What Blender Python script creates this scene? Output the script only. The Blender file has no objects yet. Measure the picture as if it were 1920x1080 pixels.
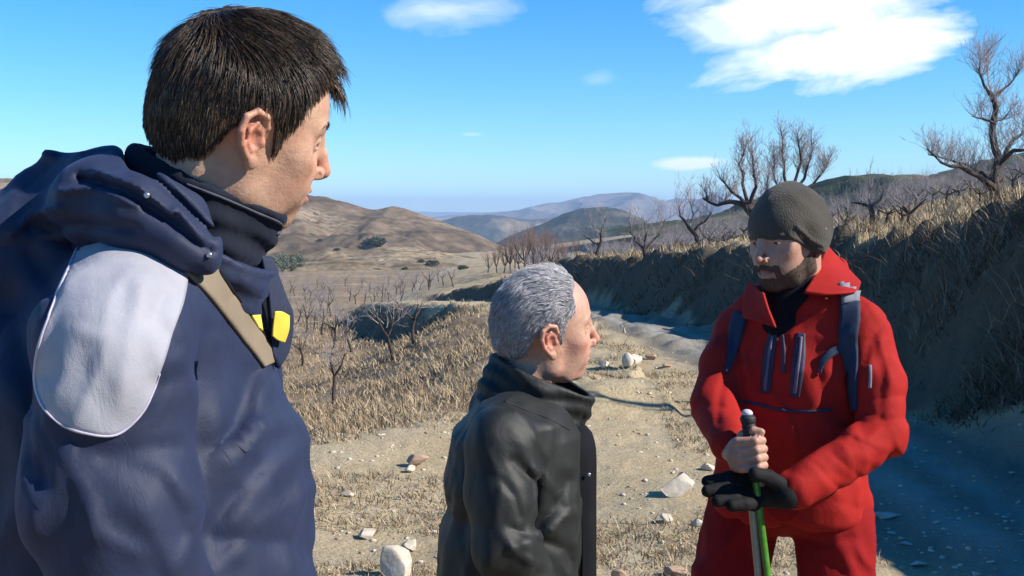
import bpy, math, random
import numpy as np
from mathutils import Vector, Matrix
R = math.radians
rng = np.random.default_rng(7)
random.seed(7)
scene = bpy.context.scene

# ---------------------------------------------------------------- camera
CAMZ = 1.65
FPX = 2059.0                      # focal length in pixels of a 1920 px wide frame
PITCH = math.atan(140 / FPX)      # horizon at row 400
cam_d = bpy.data.cameras.new('camera'); cam = bpy.data.objects.new('camera', cam_d)
scene.collection.objects.link(cam)
cam.location = (0, 0, CAMZ); cam.rotation_euler = (R(90) - PITCH, 0, 0)
cam_d.sensor_width = 36; cam_d.lens = 36 * FPX / 1920
cam_d.clip_start = 0.05; cam_d.clip_end = 30000
scene.camera = cam

# ---------------------------------------------------------------- light
SUN_EL = R(35); SUN_AZ = R(-17)   # azimuth measured from +x towards +y
sun_dir = Vector((math.cos(SUN_EL) * math.cos(SUN_AZ), math.cos(SUN_EL) * math.sin(SUN_AZ), math.sin(SUN_EL)))
sd = bpy.data.lights.new('sun', 'SUN'); sun = bpy.data.objects.new('sun', sd)
scene.collection.objects.link(sun)
sd.energy = 5.0; sd.angle = R(0.5); sd.color = (1.0, 0.93, 0.82)
sun.rotation_euler = sun_dir.to_track_quat('Z', 'Y').to_euler()

scene.view_settings.view_transform = 'Standard'
scene.view_settings.look = 'None'
scene.view_settings.gamma = 1
scene.view_settings.exposure = 0.76

def pixdir(px, py):
    """unit direction of a photograph pixel"""
    a = (px - 960) / FPX; b = (540 - py) / FPX
    d = Vector((a, math.cos(PITCH) + b * math.sin(PITCH), -math.sin(PITCH) + b * math.cos(PITCH)))
    return d.normalized()

def P(px, py, D):
    """world point on the ray of a photograph pixel at distance D along +y"""
    d = pixdir(px, py)
    return np.array([d.x * D / d.y, D, CAMZ + d.z * D / d.y])

def project(Q):
    """world points -> photograph pixels"""
    x = Q[..., 0]; y = Q[..., 1]; z = Q[..., 2] - CAMZ
    fw = y * math.cos(PITCH) - z * math.sin(PITCH)
    up = y * math.sin(PITCH) + z * math.cos(PITCH)
    fw = np.maximum(fw, 1e-3)
    return 960 + FPX * x / fw, 540 - FPX * up / fw

# world: Nishita sky with procedural clouds laid out by direction
world = bpy.data.worlds.new('World'); scene.world = world; world.use_nodes = True
nt = world.node_tree; nt.nodes.clear()
def N(nt, t, **kw):
    n = nt.nodes.new(t)
    for k, v in kw.items(): setattr(n, k, v)
    return n
def M_(nt, op, a, b=None, c=None, clamp=False):
    n = nt.nodes.new('ShaderNodeMath'); n.operation = op; n.use_clamp = clamp
    for i, v in enumerate((a, b, c)):
        if v is None: continue
        if isinstance(v, (int, float)): n.inputs[i].default_value = v
        else: nt.links.new(v, n.inputs[i])
    return n.outputs[0]
out = N(nt, 'ShaderNodeOutputWorld'); bg = N(nt, 'ShaderNodeBackground')
sky = N(nt, 'ShaderNodeTexSky', sky_type='NISHITA'); sky.sun_disc = False
sky.sun_elevation = SUN_EL; sky.sun_rotation = R(90) - SUN_AZ
sky.altitude = 1200; sky.air_density = 1.0; sky.dust_density = 0.0; sky.ozone_density = 4.0
hsv = N(nt, 'ShaderNodeHueSaturation'); hsv.inputs['Saturation'].default_value = 1.25
tint = N(nt, 'ShaderNodeMixRGB', blend_type='MULTIPLY'); tint.inputs[0].default_value = 1; tint.inputs[2].default_value = (.88, 1.06, 1.15, 1)
nt.links.new(sky.outputs[0], tint.inputs[1]); nt.links.new(tint.outputs[0], hsv.inputs['Color'])
tc = N(nt, 'ShaderNodeTexCoord'); sep = N(nt, 'ShaderNodeSeparateXYZ')
nt.links.new(tc.outputs['Generated'], sep.inputs[0])
az = M_(nt, 'ARCTAN2', sep.outputs[0], sep.outputs[1])
el = M_(nt, 'ARCSINE', sep.outputs[2])
def cloud(px, py, wx, wy, tilt, seed, sc, stretch, dens, soft):
    d = pixdir(px, py); a0 = math.atan2(d.x, d.y); e0 = math.asin(d.z)
    u = M_(nt, 'SUBTRACT', az, a0); v = M_(nt, 'SUBTRACT', el, e0)
    ct, st = math.cos(tilt), math.sin(tilt)
    u2 = M_(nt, 'ADD', M_(nt, 'MULTIPLY', u, ct), M_(nt, 'MULTIPLY', v, st))
    v2 = M_(nt, 'SUBTRACT', M_(nt, 'MULTIPLY', v, ct), M_(nt, 'MULTIPLY', u, st))
    comb = N(nt, 'ShaderNodeCombineXYZ')
    nt.links.new(M_(nt, 'MULTIPLY', u2, 1 / stretch), comb.inputs[0]); nt.links.new(v2, comb.inputs[1]); comb.inputs[2].default_value = seed
    nz = N(nt, 'ShaderNodeTexNoise'); nz.inputs['Scale'].default_value = sc; nz.inputs['Detail'].default_value = 7; nz.inputs['Roughness'].default_value = 0.6
    nz.inputs['Distortion'].default_value = 0.4
    nt.links.new(comb.outputs[0], nz.inputs['Vector'])
    ru = M_(nt, 'DIVIDE', u2, wx / FPX); rv = M_(nt, 'DIVIDE', v2, wy / FPX)
    r = M_(nt, 'SQRT', M_(nt, 'ADD', M_(nt, 'MULTIPLY', ru, ru), M_(nt, 'MULTIPLY', rv, rv)))
    f = M_(nt, 'SUBTRACT', 1.0, r)                      # 1 centre, 0 rim
    f = M_(nt, 'ADD', f, M_(nt, 'MULTIPLY', M_(nt, 'SUBTRACT', nz.outputs[0], 0.5), 2.3))
    return M_(nt, 'MULTIPLY', M_(nt, 'SMOOTH_MIN', M_(nt, 'MAXIMUM', M_(nt, 'DIVIDE', f, soft), 0.0), 1.0, 0.15), dens)
cl = None
for args in [(1500, 20, 260, 80, 0.02, 1.3, 16, 2.2, 1.0, 0.5), (1560, 100, 210, 62, 0.12, 7.1, 20, 2.4, 0.95, 0.45),
             (1380, 50, 140, 42, -0.15, 9.4, 22, 2.0, 0.7, 0.6), (1680, 75, 130, 30, 0.25, 3.7, 24, 2.4, 0.7, 0.6),
             (830, 20, 140, 44, 0.0, 4.2, 18, 2.0, 0.6, 0.9), (1305, 306, 80, 13, 0.03, 2.2, 30, 3.0, 0.8, 0.6),
             (884, 252, 26, 5, 0.0, 5.2, 40, 3.0, 0.3, 0.8), (1120, 150, 40, 16, 0.1, 6.6, 30, 2.0, 0.22, 1.0), (790, 381, 22, 17, 0.0, 8.8, 50, 1.2, 0.6, 0.9),
             (1690, -160, 500, 110, 0.1, 11.1, 12, 2.6, 0.9, 0.6), (-900, 60, 400, 70, 0.05, 13.3, 14, 2.6, 0.8, 0.7)]:
    c = cloud(*args)
    cl = c if cl is None else M_(nt, 'MAXIMUM', cl, c)
mix = N(nt, 'ShaderNodeMixRGB'); nt.links.new(cl, mix.inputs[0]); nt.links.new(hsv.outputs[0], mix.inputs[1])
mix.inputs[2].default_value = (7.6, 8.0, 8.3, 1)
nt.links.new(mix.outputs[0], bg.inputs[0]); bg.inputs[1].default_value = 0.1
nt.links.new(bg.outputs[0], out.inputs[0])

# ---------------------------------------------------------------- naming / linking helpers
col = scene.collection
def tag(o, label=None, cat=None, group=None, kind=None):
    if label: o['label'] = label
    if cat: o['category'] = cat
    if group: o['group'] = group
    if kind: o['kind'] = kind
    return o
def empty(name, loc, label, cat, group=None, rz=0):
    o = bpy.data.objects.new(name, None); col.objects.link(o)
    o.location = loc; o.rotation_euler = (0, 0, rz); o.empty_display_size = 0.1
    return tag(o, label, cat, group)
def mesh_obj(name, V, F, mat, parent=None, smooth=True, loc=None):
    """V Nx3, F a list of faces or an array (quads / tris)"""
    me = bpy.data.meshes.new(name)
    V = np.asarray(V, dtype=np.float64)
    if parent is not None and loc is None:
        V = V - np.array(parent_origin(parent))
    if isinstance(F, np.ndarray):
        nv = F.shape[1]
        me.vertices.add(len(V)); me.vertices.foreach_set('co', V.astype(np.float32).ravel())
        me.loops.add(F.size); me.loops.foreach_set('vertex_index', F.astype(np.int32).ravel())
        me.polygons.add(len(F)); me.polygons.foreach_set('loop_start', np.arange(0, F.size, nv, dtype=np.int32))
        me.update(calc_edges=True)
    else:
        me.from_pydata([tuple(v) for v in V], [], F)
    if smooth: me.polygons.foreach_set('use_smooth', np.ones(len(me.polygons), dtype=bool))
    me.update()
    if mat is not None: me.materials.append(mat)
    o = bpy.data.objects.new(name, me); col.objects.link(o)
    if parent is not None: o.parent = parent
    if loc is not None: o.location = loc
    return o
def parent_origin(p):
    q = np.zeros(3)
    while p is not None:
        q += np.array(p.location); p = p.parent
    return q

# ---------------------------------------------------------------- numpy value noise
def _h(i, j, k, s):
    n = (i * 374761393 + j * 668265263 + k * 2147483647 + s * 1274126177) & 0xffffffff
    n = ((n ^ (n >> 13)) * 1274126177) & 0xffffffff
    n = (n ^ (n >> 16))
    return (n & 0xffff) / 32767.5 - 1.0
def vnoise(Q, s=0):
    Q = np.asarray(Q, dtype=np.float64)
    I = np.floor(Q).astype(np.int64); f = Q - I; u = f * f * (3 - 2 * f)
    r = 0
    for a in (0, 1):
        wa = u[..., 0] if a else 1 - u[..., 0]
        for b in (0, 1):
            wb = u[..., 1] if b else 1 - u[..., 1]
            for c in (0, 1):
                wc = u[..., 2] if c else 1 - u[..., 2]
                r = r + wa * wb * wc * _h(I[..., 0] + a, I[..., 1] + b, I[..., 2] + c, s)
    return r
def fbm(Q, octv=4, s=0, g=0.5):
    r = 0; a = 1; q = np.asarray(Q, dtype=np.float64)
    for o in range(octv):
        r = r + a * vnoise(q, s + o); a *= g; q = q * 2.03 + 7.7
    return r
def xyz(x, y, z=0): return np.stack(np.broadcast_arrays(x, y, z), axis=-1).astype(float)
def sstep(a, b, x):
    t = np.clip((x - a) / (b - a), 0, 1); return t * t * (3 - 2 * t)

# ---------------------------------------------------------------- materials
def new_mat(name):
    m = bpy.data.materials.new(name); m.use_nodes = True
    b = m.node_tree.nodes['Principled BSDF']
    return m, m.node_tree, b
def ramp(nt, fac, stops):
    n = nt.nodes.new('ShaderNodeValToRGB'); cr = n.color_ramp
    while len(cr.elements) < len(stops): cr.elements.new(0.5)
    for e, (p, c) in zip(cr.elements, stops): e.position = p; e.color = (*c, 1)
    nt.links.new(fac, n.inputs[0]); return n.outputs[0]
def noise(nt, scale, detail=5, rough=0.6, vec=None, dist=0, stretch=None, coord='Object'):
    t = nt.nodes.new('ShaderNodeTexCoord'); v = t.outputs[coord] if vec is None else vec
    if stretch:
        mp = nt.nodes.new('ShaderNodeMapping'); mp.inputs['Scale'].default_value = stretch
        nt.links.new(v, mp.inputs[0]); v = mp.outputs[0]
    n = nt.nodes.new('ShaderNodeTexNoise'); n.inputs['Scale'].default_value = scale
    n.inputs['Detail'].default_value = detail; n.inputs['Roughness'].default_value = rough; n.inputs['Distortion'].default_value = dist
    nt.links.new(v, n.inputs['Vector']); return n.outputs[0]
def mixc(nt, fac, a, b, mode='MIX'):
    n = nt.nodes.new('ShaderNodeMixRGB'); n.blend_type = mode
    for i, v in enumerate((fac, a, b)):
        if isinstance(v, (int, float)): n.inputs[i].default_value = v
        elif isinstance(v, tuple): n.inputs[i].default_value = (*v, 1)
        else: nt.links.new(v, n.inputs[i])
    return n.outputs[0]
def bump(nt, b, h, strength, dist=0.01, prev=None):
    n = nt.nodes.new('ShaderNodeBump'); n.inputs['Strength'].default_value = strength; n.inputs['Distance'].default_value = dist
    nt.links.new(h, n.inputs['Height'])
    if prev is not None: nt.links.new(prev, n.inputs['Normal'])
    nt.links.new(n.outputs[0], b.inputs['Normal']); return n.outputs[0]
def simple_mat(name, c1, c2, scale=5, rough=0.9, bs=0.3, bd=0.01, stretch=None, detail=5, spec=0.3):
    m, nt, b = new_mat(name)
    n = noise(nt, scale, detail, 0.65, stretch=stretch)
    nt.links.new(ramp(nt, n, [(0.3, c1), (0.7, c2)]), b.inputs['Base Color'])
    b.inputs['Roughness'].default_value = rough; b.inputs['Specular IOR Level'].default_value = spec
    if bs: bump(nt, b, n, bs, bd)
    return m
# ================================================================ the land
def terp(pts):
    xs = np.array([p[0] for p in pts], float); ys = np.array([p[1] for p in pts], float)
    return lambda v: np.interp(v, xs, ys)
foot = terp([(-60, 7), (-20, 4.2), (0, 3.6), (7, 3.4), (9.2, 3.4), (12, 3.8), (15, 3.65), (18, 3.4), (25, 2.95), (31, 2.2), (38, .6), (45, -1.0), (55, -3.6), (70, -6.5), (90, -8), (130, -9)])
edge = terp([(-60, -6), (-20, -5), (0, -4.2), (5, -3.2), (7, -1.9), (8.5, -.55), (11, .45), (14, 1.25), (20, 1.3), (26, .3), (31, -.8), (38, -2.6), (45, -4.6), (55, -7.4), (70, -10), (90, -11.5), (130, -12.5)])
roadz = terp([(-60, 1), (-20, .3), (0, 0), (9, 0), (18, -.3), (31, -.95), (45, -2.0), (55, -2.9), (70, -4.4), (90, -5.7), (130, -6.8)])
crestz = terp([(-60, 3), (-20, 2.6), (0, 2.5), (5.5, 2.35), (8, 1.95), (10.5, 1.78), (16, 1.27), (24, .85), (38, .06), (45, -.95), (55, -2.3), (70, -4.2), (90, -5.5), (130, -6.6)])
orchz = terp([(-200, 1), (-20, .2), (3, 0), (5, -.1), (8, -.5), (12, -1.1), (20, -1.9), (27, -2.75), (35, -2.85), (40, -3.15), (60, -4.2), (100, -6), (150, -7), (250, -9), (3000, -60)])
fieldz = terp([(-60, 3), (0, 2.5), (5.5, 2.35), (10, 1.8), (16, 1.27), (24, 1.0), (38, .5), (48, -.25), (60, -1.5), (75, -2.3), (100, -3.5), (160, -6), (260, -9), (3000, -60)])

def ground_z(x, y, detail=True):
    x = np.asarray(x, float); y = np.asarray(y, float)
    wob = 0.25 * vnoise(xyz(x * .35, y * .35, 3)) + .1 * vnoise(xyz(x * 1.3, y * 1.3, 5))
    f = foot(y) + .5 * wob; e = edge(y) + 1.2 * wob
    rz = roadz(y); cz = np.maximum(crestz(y), rz + .15)
    d = x - f
    bw = .25 + .62 * np.maximum(cz - rz, .1)
    lump = .11 * vnoise(xyz(x * .8, y * .8, 9)) + .035 * vnoise(xyz(x * 2.7 + 5, y * 2.7, 2)) + .05 * vnoise(xyz(x * 7, y * 7, 2))
    t = np.clip(d / bw, 0, 1); t = t * t * (3 - 2 * t) * .45 + t * .55
    zf = fieldz(y) + .145 * np.clip(x - 4.3, 0, 40) + .03 * np.clip(x - 44, 0, 400)
    far = sstep(0, 14, d - bw)
    right = rz + (cz - rz) * t + (zf - cz) * far * (d > bw)
    right = right + lump * np.clip(d / .3, 0, 1) * np.clip(1.5 - np.abs(d - bw * .5) / 2, .3, 1) * 1.4
    # left of the shoulder edge: falls into the orchard
    g = e - x
    oz = orchz(y) - .02 * np.clip(g - 6, 0, 60)
    drop = np.clip(rz - oz, 0.0, 9)
    w = .5 + .8 * drop + sstep(33, 26, y) * (1.2 + 1.5 * drop)
    tl = sstep(0, 1, g / w)
    left = rz - (rz - oz) * tl
    z = np.where(d > 0, right, np.where(g > 0, left, rz))
    # road surface: wheel ruts, crown, ledges eroded at the shoulder
    plain = oz + (zf - oz) * sstep(-12, 2, x + .03 * (y - 60))
    z = z + (plain - z) * sstep(54, 70, y)
    on = (d <= 0) & (g <= 0) & (y < 60)
    c1 = f - .55; c2 = f - 1.55
    rut = -.035 * np.exp(-((x - c1) / .2) ** 2) - .035 * np.exp(-((x - c2) / .2) ** 2)
    z = z + np.where(on, rut, 0)
    shoulder = sstep(2.2, 3.2, f - x) * (g < 2.5)
    led = np.abs(vnoise(xyz(x * .55 + 3, y * .9, 14)))
    z = z + shoulder * (y < 30) * (.09 * (vnoise(xyz(x * .8, y * .8, 21))) - .16 * sstep(.22, .0, led) * sstep(8.5, 10, y) * sstep(17, 14, y))
    if detail:
        rr = np.hypot(x, y)
        amp = np.clip(rr / 6, .5, 3)
        z = z + .026 * amp * fbm(xyz(x * 1.7, y * 1.7, 1), 4, 31)
        z = z + .006 * vnoise(xyz(x * 14, y * 14, 1), 5) * (rr < 25) + .4 * fbm(xyz(x * .03, y * .03, 8), 3, 3) * sstep(60, 160, rr)
        # a low eroded terrace edge beside the track
        xs = 1.18 + .12 * vnoise(xyz(y * 1.6, 3, 4)) - .06 * (y - 11); win = sstep(8.6, 9.4, y) * sstep(13.6, 12.6, y)
        z = z + .24 * win * sstep(xs + .10, xs - .06, x) * sstep(xs - 1.5, xs - .55, x) - .12 * win * np.exp(-((x - xs + .5) / .22) ** 2 - ((y - 11.6) / .5) ** 2)
        # micro terraces in the orchard
        z = z + np.where(g > w, .12 * vnoise(xyz(x * .15, y * .5, 4), 8) * sstep(10, 18, y), 0)
    return z

def hit_ground(px, py, y0=3, y1=400):
    """where a pixel's ray meets the land"""
    d = pixdir(px, py); ys = np.geomspace(y0, y1, 3000)
    xs = d.x / d.y * ys; zs = CAMZ + d.z / d.y * ys
    g = ground_z(xs, ys, False); k = np.argmax(zs < g)
    if not (zs < g).any(): return None
    return np.array([xs[k], ys[k], g[k]])

thA = np.linspace(-R(32), R(32), 560); thB = np.linspace(R(32), 2 * math.pi - R(32), 150)[1:-1]
th = np.concatenate([thA, thB])
rad = np.concatenate([np.geomspace(.25, 3.2, 26)[:-1], np.geomspace(3.2, 70, 420)[:-1], np.geomspace(70, 900, 90)])
T, RR = np.meshgrid(th, rad)
X = RR * np.sin(T); Y = RR * np.cos(T); Z = ground_z(X, Y)
Z -= sstep(300, 900, RR) * 6
nr, nth = X.shape
idx = np.arange(nr * nth).reshape(nr, nth)
F = np.stack([idx[:-1, :], np.roll(idx, -1, 1)[:-1, :], np.roll(idx, -1, 1)[1:, :], idx[1:, :]], -1).reshape(-1, 4)
V = np.stack([X, Y, Z], -1).reshape(-1, 3)
V = np.vstack([V, [[0, 0, 0]]]); cen = len(V) - 1
Fc = np.stack([np.full(nth, cen), np.roll(idx[0], -1), idx[0], idx[0]], -1)

# ground material: regions by position (foot line / edge stored as a point colour mask)
def ground_masks(x, y):
    f = foot(y) ; e = edge(y); rz = roadz(y); cz = np.maximum(crestz(y), rz + .15)
    wob = .3 * vnoise(xyz(x * .8, y * .8, 3)) + .15 * vnoise(xyz(x * 3, y * 3, 5))
    bw = .25 + .62 * np.maximum(cz - rz, .1)
    d = x - f + wob; g = e - x + wob
    road = sstep(.1, -.2, d) * sstep(-2.0, -1.3, d)
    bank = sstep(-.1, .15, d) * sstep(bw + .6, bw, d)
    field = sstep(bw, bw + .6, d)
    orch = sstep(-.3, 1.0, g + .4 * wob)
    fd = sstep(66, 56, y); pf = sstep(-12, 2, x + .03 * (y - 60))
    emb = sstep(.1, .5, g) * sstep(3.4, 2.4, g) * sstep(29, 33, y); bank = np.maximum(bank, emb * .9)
    return road * fd, bank * fd, field * fd + (1 - fd) * pf, orch * fd + (1 - fd) * (1 - pf)
ro, ba, fi, orc = ground_masks(V[:, 0], V[:, 1])
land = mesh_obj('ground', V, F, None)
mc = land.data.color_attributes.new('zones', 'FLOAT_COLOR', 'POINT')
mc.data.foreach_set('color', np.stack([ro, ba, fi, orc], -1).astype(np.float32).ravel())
tag(land, kind='structure')
gm, nt, b = new_mat('ground')
att = N(nt, 'ShaderNodeAttribute', attribute_name='zones'); sp = N(nt, 'ShaderNodeSeparateColor')
nt.links.new(att.outputs['Color'], sp.inputs[0])
n1 = noise(nt, 1.1, 8, .65); n2 = noise(nt, 9, 8, .7); n3 = noise(nt, 42, 5, .7); n4 = noise(nt, .09, 6, .6)
dirt = mixc(nt, n2, (.30, .23, .135), (.50, .41, .265))
dirt = mixc(nt, ramp(nt, n1, [(.42, (0, 0, 0)), (.62, (1, 1, 1))]), dirt, (.44, .37, .25))
dirt = mixc(nt, ramp(nt, n3, [(.33, (.65, .65, .65)), (.52, (0, 0, 0))]), dirt, (.20, .155, .09))
road = mixc(nt, n2, (.135, .12, .095), (.24, .215, .175))
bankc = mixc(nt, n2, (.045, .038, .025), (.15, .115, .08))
fieldc = mixc(nt, ramp(nt, n4, [(.42, (0, 0, 0)), (.58, (1, 1, 1))]), mixc(nt, n1, (.30, .225, .13), (.48, .38, .235)), mixc(nt, n2, (.20, .155, .095), (.36, .28, .17)))
orc1 = mixc(nt, ramp(nt, n1, [(.35, (0, 0, 0)), (.65, (1, 1, 1))]), (.24, .175, .11), (.39, .305, .19))
orc1 = mixc(nt, ramp(nt, n4, [(.40, (0, 0, 0)), (.55, (.85, .85, .85))]), orc1, (.235, .17, .115))
nfl = noise(nt, .05, 7, .7, stretch=(1, 2.6, 1)); orc1 = mixc(nt, ramp(nt, nfl, [(.46, (0, 0, 0)), (.5, (.75, .75, .75))]), orc1, (.20, .145, .10)); orc1 = mixc(nt, ramp(nt, nfl, [(.56, (0, 0, 0)), (.6, (.6, .6, .6))]), orc1, (.40, .31, .19))
orc1 = mixc(nt, ramp(nt, n2, [(.35, (.6, .6, .6)), (.55, (0, 0, 0))]), orc1, (.19, .14, .08))
c = mixc(nt, sp.outputs[0], dirt, road)
c = mixc(nt, att.outputs['Alpha'], c, orc1)
c = mixc(nt, sp.outputs[2], c, fieldc)
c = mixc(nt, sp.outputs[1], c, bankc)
# wheel tracks are paler and compacted: use x distance stored in the mesh as second attribute
tr = np.exp(-((V[:, 0] - foot(V[:, 1]) + .55) / .17) ** 2) + np.exp(-((V[:, 0] - foot(V[:, 1]) + 1.05) / .2) ** 2)
ta = land.data.attributes.new('track', 'FLOAT', 'POINT'); ta.data.foreach_set('value', tr.astype(np.float32))
tat = N(nt, 'ShaderNodeAttribute', attribute_name='track')
c = mixc(nt, M_(nt, 'MULTIPLY', M_(nt, 'MULTIPLY', tat.outputs['Fac'], n1), 1.1, clamp=True), c, (.36, .35, .32))
nt.links.new(c, b.inputs['Base Color']); b.inputs['Roughness'].default_value = .95; b.inputs['Specular IOR Level'].default_value = .15
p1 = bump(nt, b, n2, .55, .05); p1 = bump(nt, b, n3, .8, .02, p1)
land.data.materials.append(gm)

# ---------------------------------------------------------------- hills: ridges with real depth
def ridge(name, pts, D, base_z, front, back, mat, rough=1.0, seed=0, tilt=0.0, nx=420, nv=70, gully=.5, fine=.15):
    """crest follows (px, row) points at distance D (tilt: D grows to the right), slopes run front and back"""
    pts = sorted(pts); px = np.linspace(pts[0][0], pts[-1][0], nx)
    py = np.interp(px, [p[0] for p in pts], [p[1] for p in pts])
    ker = np.ones(5) / 5; py2 = np.convolve(np.pad(py, 2, mode='edge'), ker, 'valid'); py = .5 * py + .5 * py2
    Dv = D * (1 + tilt * (px - 960) / 960)
    cx = (px - 960) / FPX * Dv
    b_ = (540 - py) / FPX
    cz = CAMZ + Dv * (-math.sin(PITCH) + b_ * math.cos(PITCH)) / (math.cos(PITCH) + b_ * math.sin(PITCH))
    v = np.concatenate([-np.linspace(1, 0, nv) ** 1.15, np.linspace(0, 1, nv // 2)[1:] ** 1.1])
    VV, CX = np.meshgrid(v, cx, indexing='ij'); CZ = np.broadcast_to(cz, VV.shape); DD = np.broadcast_to(Dv, VV.shape)
    h = CZ - base_z
    a = np.abs(VV)
    Yy = DD + np.where(VV < 0, -a * front, a * back)
    prof = 1 - (a ** .9 * .55 + .45 * a * a * (3 - 2 * a))
    q = xyz(CX / (D * .09), Yy / (D * .16), seed)
    rg = 1 - 2 * np.abs(vnoise(q + seed * 3.1, seed)); rg2 = 1 - 2 * np.abs(vnoise(q * 2.3 + 1, seed + 4))
    dz = h * (gully * .22 * rg + gully * .1 * rg2 + fine * .18 * fbm(q * 5, 4, seed + 9)) * np.clip(a * 3.2, 0, 1) * rough
    dz = dz + h * fine * .035 * fbm(q * 9, 3, seed + 12)
    Zz = base_z + h * prof + dz * np.clip((1 - a) * 3, 0, 1)
    Vr = np.stack([CX * (Yy / DD) ** .0 , Yy, Zz], -1).reshape(-1, 3)
    n0, n1_ = VV.shape; ii = np.arange(n0 * n1_).reshape(n0, n1_)
    Fr = np.stack([ii[:-1, :-1], ii[:-1, 1:], ii[1:, 1:], ii[1:, :-1]], -1).reshape(-1, 4)
    o = mesh_obj(name, Vr, Fr, mat); tag(o, kind='structure'); return o

def hill_mat(name, c1, c2, c3, s1, s2, dots=None, terr=None):
    m, nt, b = new_mat(name)
    na = noise(nt, s1, 7, .62); nb = noise(nt, s2, 6, .7)
    c = ramp(nt, na, [(.36, c1), (.5, c2), (.64, c3)])
    c = mixc(nt, ramp(nt, nb, [(.38, (.55, .55, .55)), (.56, (0, 0, 0))]), c, tuple(v * .55 for v in c1))
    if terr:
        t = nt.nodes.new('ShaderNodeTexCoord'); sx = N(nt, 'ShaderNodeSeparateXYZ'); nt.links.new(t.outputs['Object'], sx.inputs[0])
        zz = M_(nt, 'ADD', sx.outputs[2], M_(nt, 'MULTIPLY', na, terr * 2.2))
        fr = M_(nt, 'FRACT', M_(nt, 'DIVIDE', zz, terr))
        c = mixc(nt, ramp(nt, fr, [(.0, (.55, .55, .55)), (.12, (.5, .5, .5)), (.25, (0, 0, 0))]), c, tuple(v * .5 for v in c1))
    if dots:
        vo = N(nt, 'ShaderNodeTexVoronoi'); vo.inputs['Scale'].default_value = dots
        t = nt.nodes.new('ShaderNodeTexCoord'); nt.links.new(t.outputs['Object'], vo.inputs['Vector'])
        k = M_(nt, 'MULTIPLY', M_(nt, 'LESS_THAN', vo.outputs['Distance'], .26), M_(nt, 'GREATER_THAN', na, .5))
        c = mixc(nt, M_(nt, 'MULTIPLY', k, .8), c, (.05, .055, .035))
    nt.links.new(c, b.inputs['Base Color']); b.inputs['Roughness'].default_value = 1; b.inputs['Specular IOR Level'].default_value = .05
    bump(nt, b, nb, .6, 1 / s2 * .2)
    return m
hm_left = hill_mat('dry_hillside', (.10, .074, .05), (.19, .14, .092), (.29, .22, .15), .022, .25, .22, 5.5)
hm_mid = hill_mat('scrub_hill', (.03, .042, .04), (.055, .06, .045), (.24, .18, .125), .006, .05)
hm_far = hill_mat('far_mountain', (.08, .075, .08), (.17, .14, .125), (.28, .22, .19), .0022, .01)
hm_right = hill_mat('pine_hill', (.03, .045, .025), (.06, .075, .04), (.16, .13, .09), .03, .35)

ridge('hills', [(300, 402), (700, 399), (790, 397), (860, 398), (960, 398), (1040, 402), (1600, 404)], 6500, -150, 1500, 1500, hm_far, seed=3, gully=.3)
ridge('mountains', [(640, 430), (760, 408), (830, 405), (900, 400), (980, 393), (1050, 380), (1110, 366), (1150, 362), (1185, 361), (1215, 366), (1240, 379), (1270, 371), (1300, 372), (1340, 380), (1420, 374), (1500, 380), (1650, 372), (1800, 380), (2100, 390), (2500, 400)], 3200, -160, 1300, 1400, hm_far, seed=5, gully=.9, fine=.35)
ridge('hills', [(760, 440), (830, 412), (880, 403), (940, 404), (990, 412), (1040, 408), (1100, 425), (1200, 440), (1300, 430), (1400, 425), (1600, 430)], 1700, -110, 600, 700, hm_mid, seed=8, gully=.6, fine=.3)
ridge('hills', [(900, 470), (960, 440), (1015, 420), (1060, 400), (1095, 390), (1140, 388), (1170, 394), (1200, 408), (1240, 432), (1300, 440), (1360, 425), (1450, 430), (1600, 440)], 900, -50, 330, 400, hm_mid, seed=12, gully=.5, fine=.3)
ridge('hills', [(-1500, 380), (-700, 325), (-300, 330), (0, 333), (60, 336), (200, 341), (420, 350), (540, 362), (580, 365), (620, 372), (650, 380), (690, 391), (712, 391), (735, 386), (760, 391), (800, 404), (840, 420), (890, 438), (940, 463), (1000, 478), (1060, 494)], 420, -30, 240, 420, hm_left, seed=14, gully=.2, fine=.3, nx=700, nv=150)
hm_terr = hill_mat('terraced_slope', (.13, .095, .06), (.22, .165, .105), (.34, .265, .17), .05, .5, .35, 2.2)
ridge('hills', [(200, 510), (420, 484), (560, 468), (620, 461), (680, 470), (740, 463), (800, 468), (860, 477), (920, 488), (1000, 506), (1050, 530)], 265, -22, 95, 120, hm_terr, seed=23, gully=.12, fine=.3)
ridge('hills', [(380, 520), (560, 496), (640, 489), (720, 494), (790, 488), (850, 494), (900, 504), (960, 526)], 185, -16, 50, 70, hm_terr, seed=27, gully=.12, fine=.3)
ridge('hills', [(1180, 440), (1300, 415), (1420, 395), (1500, 368), (1545, 344), (1580, 330), (1640, 324), (1690, 334), (1740, 334), (1800, 320), (1860, 300), (1900, 288), (2000, 270), (2200, 262), (2700, 300)], 190, -3, 95, 160, hm_right, seed=19, gully=.5, fine=.5)
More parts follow.
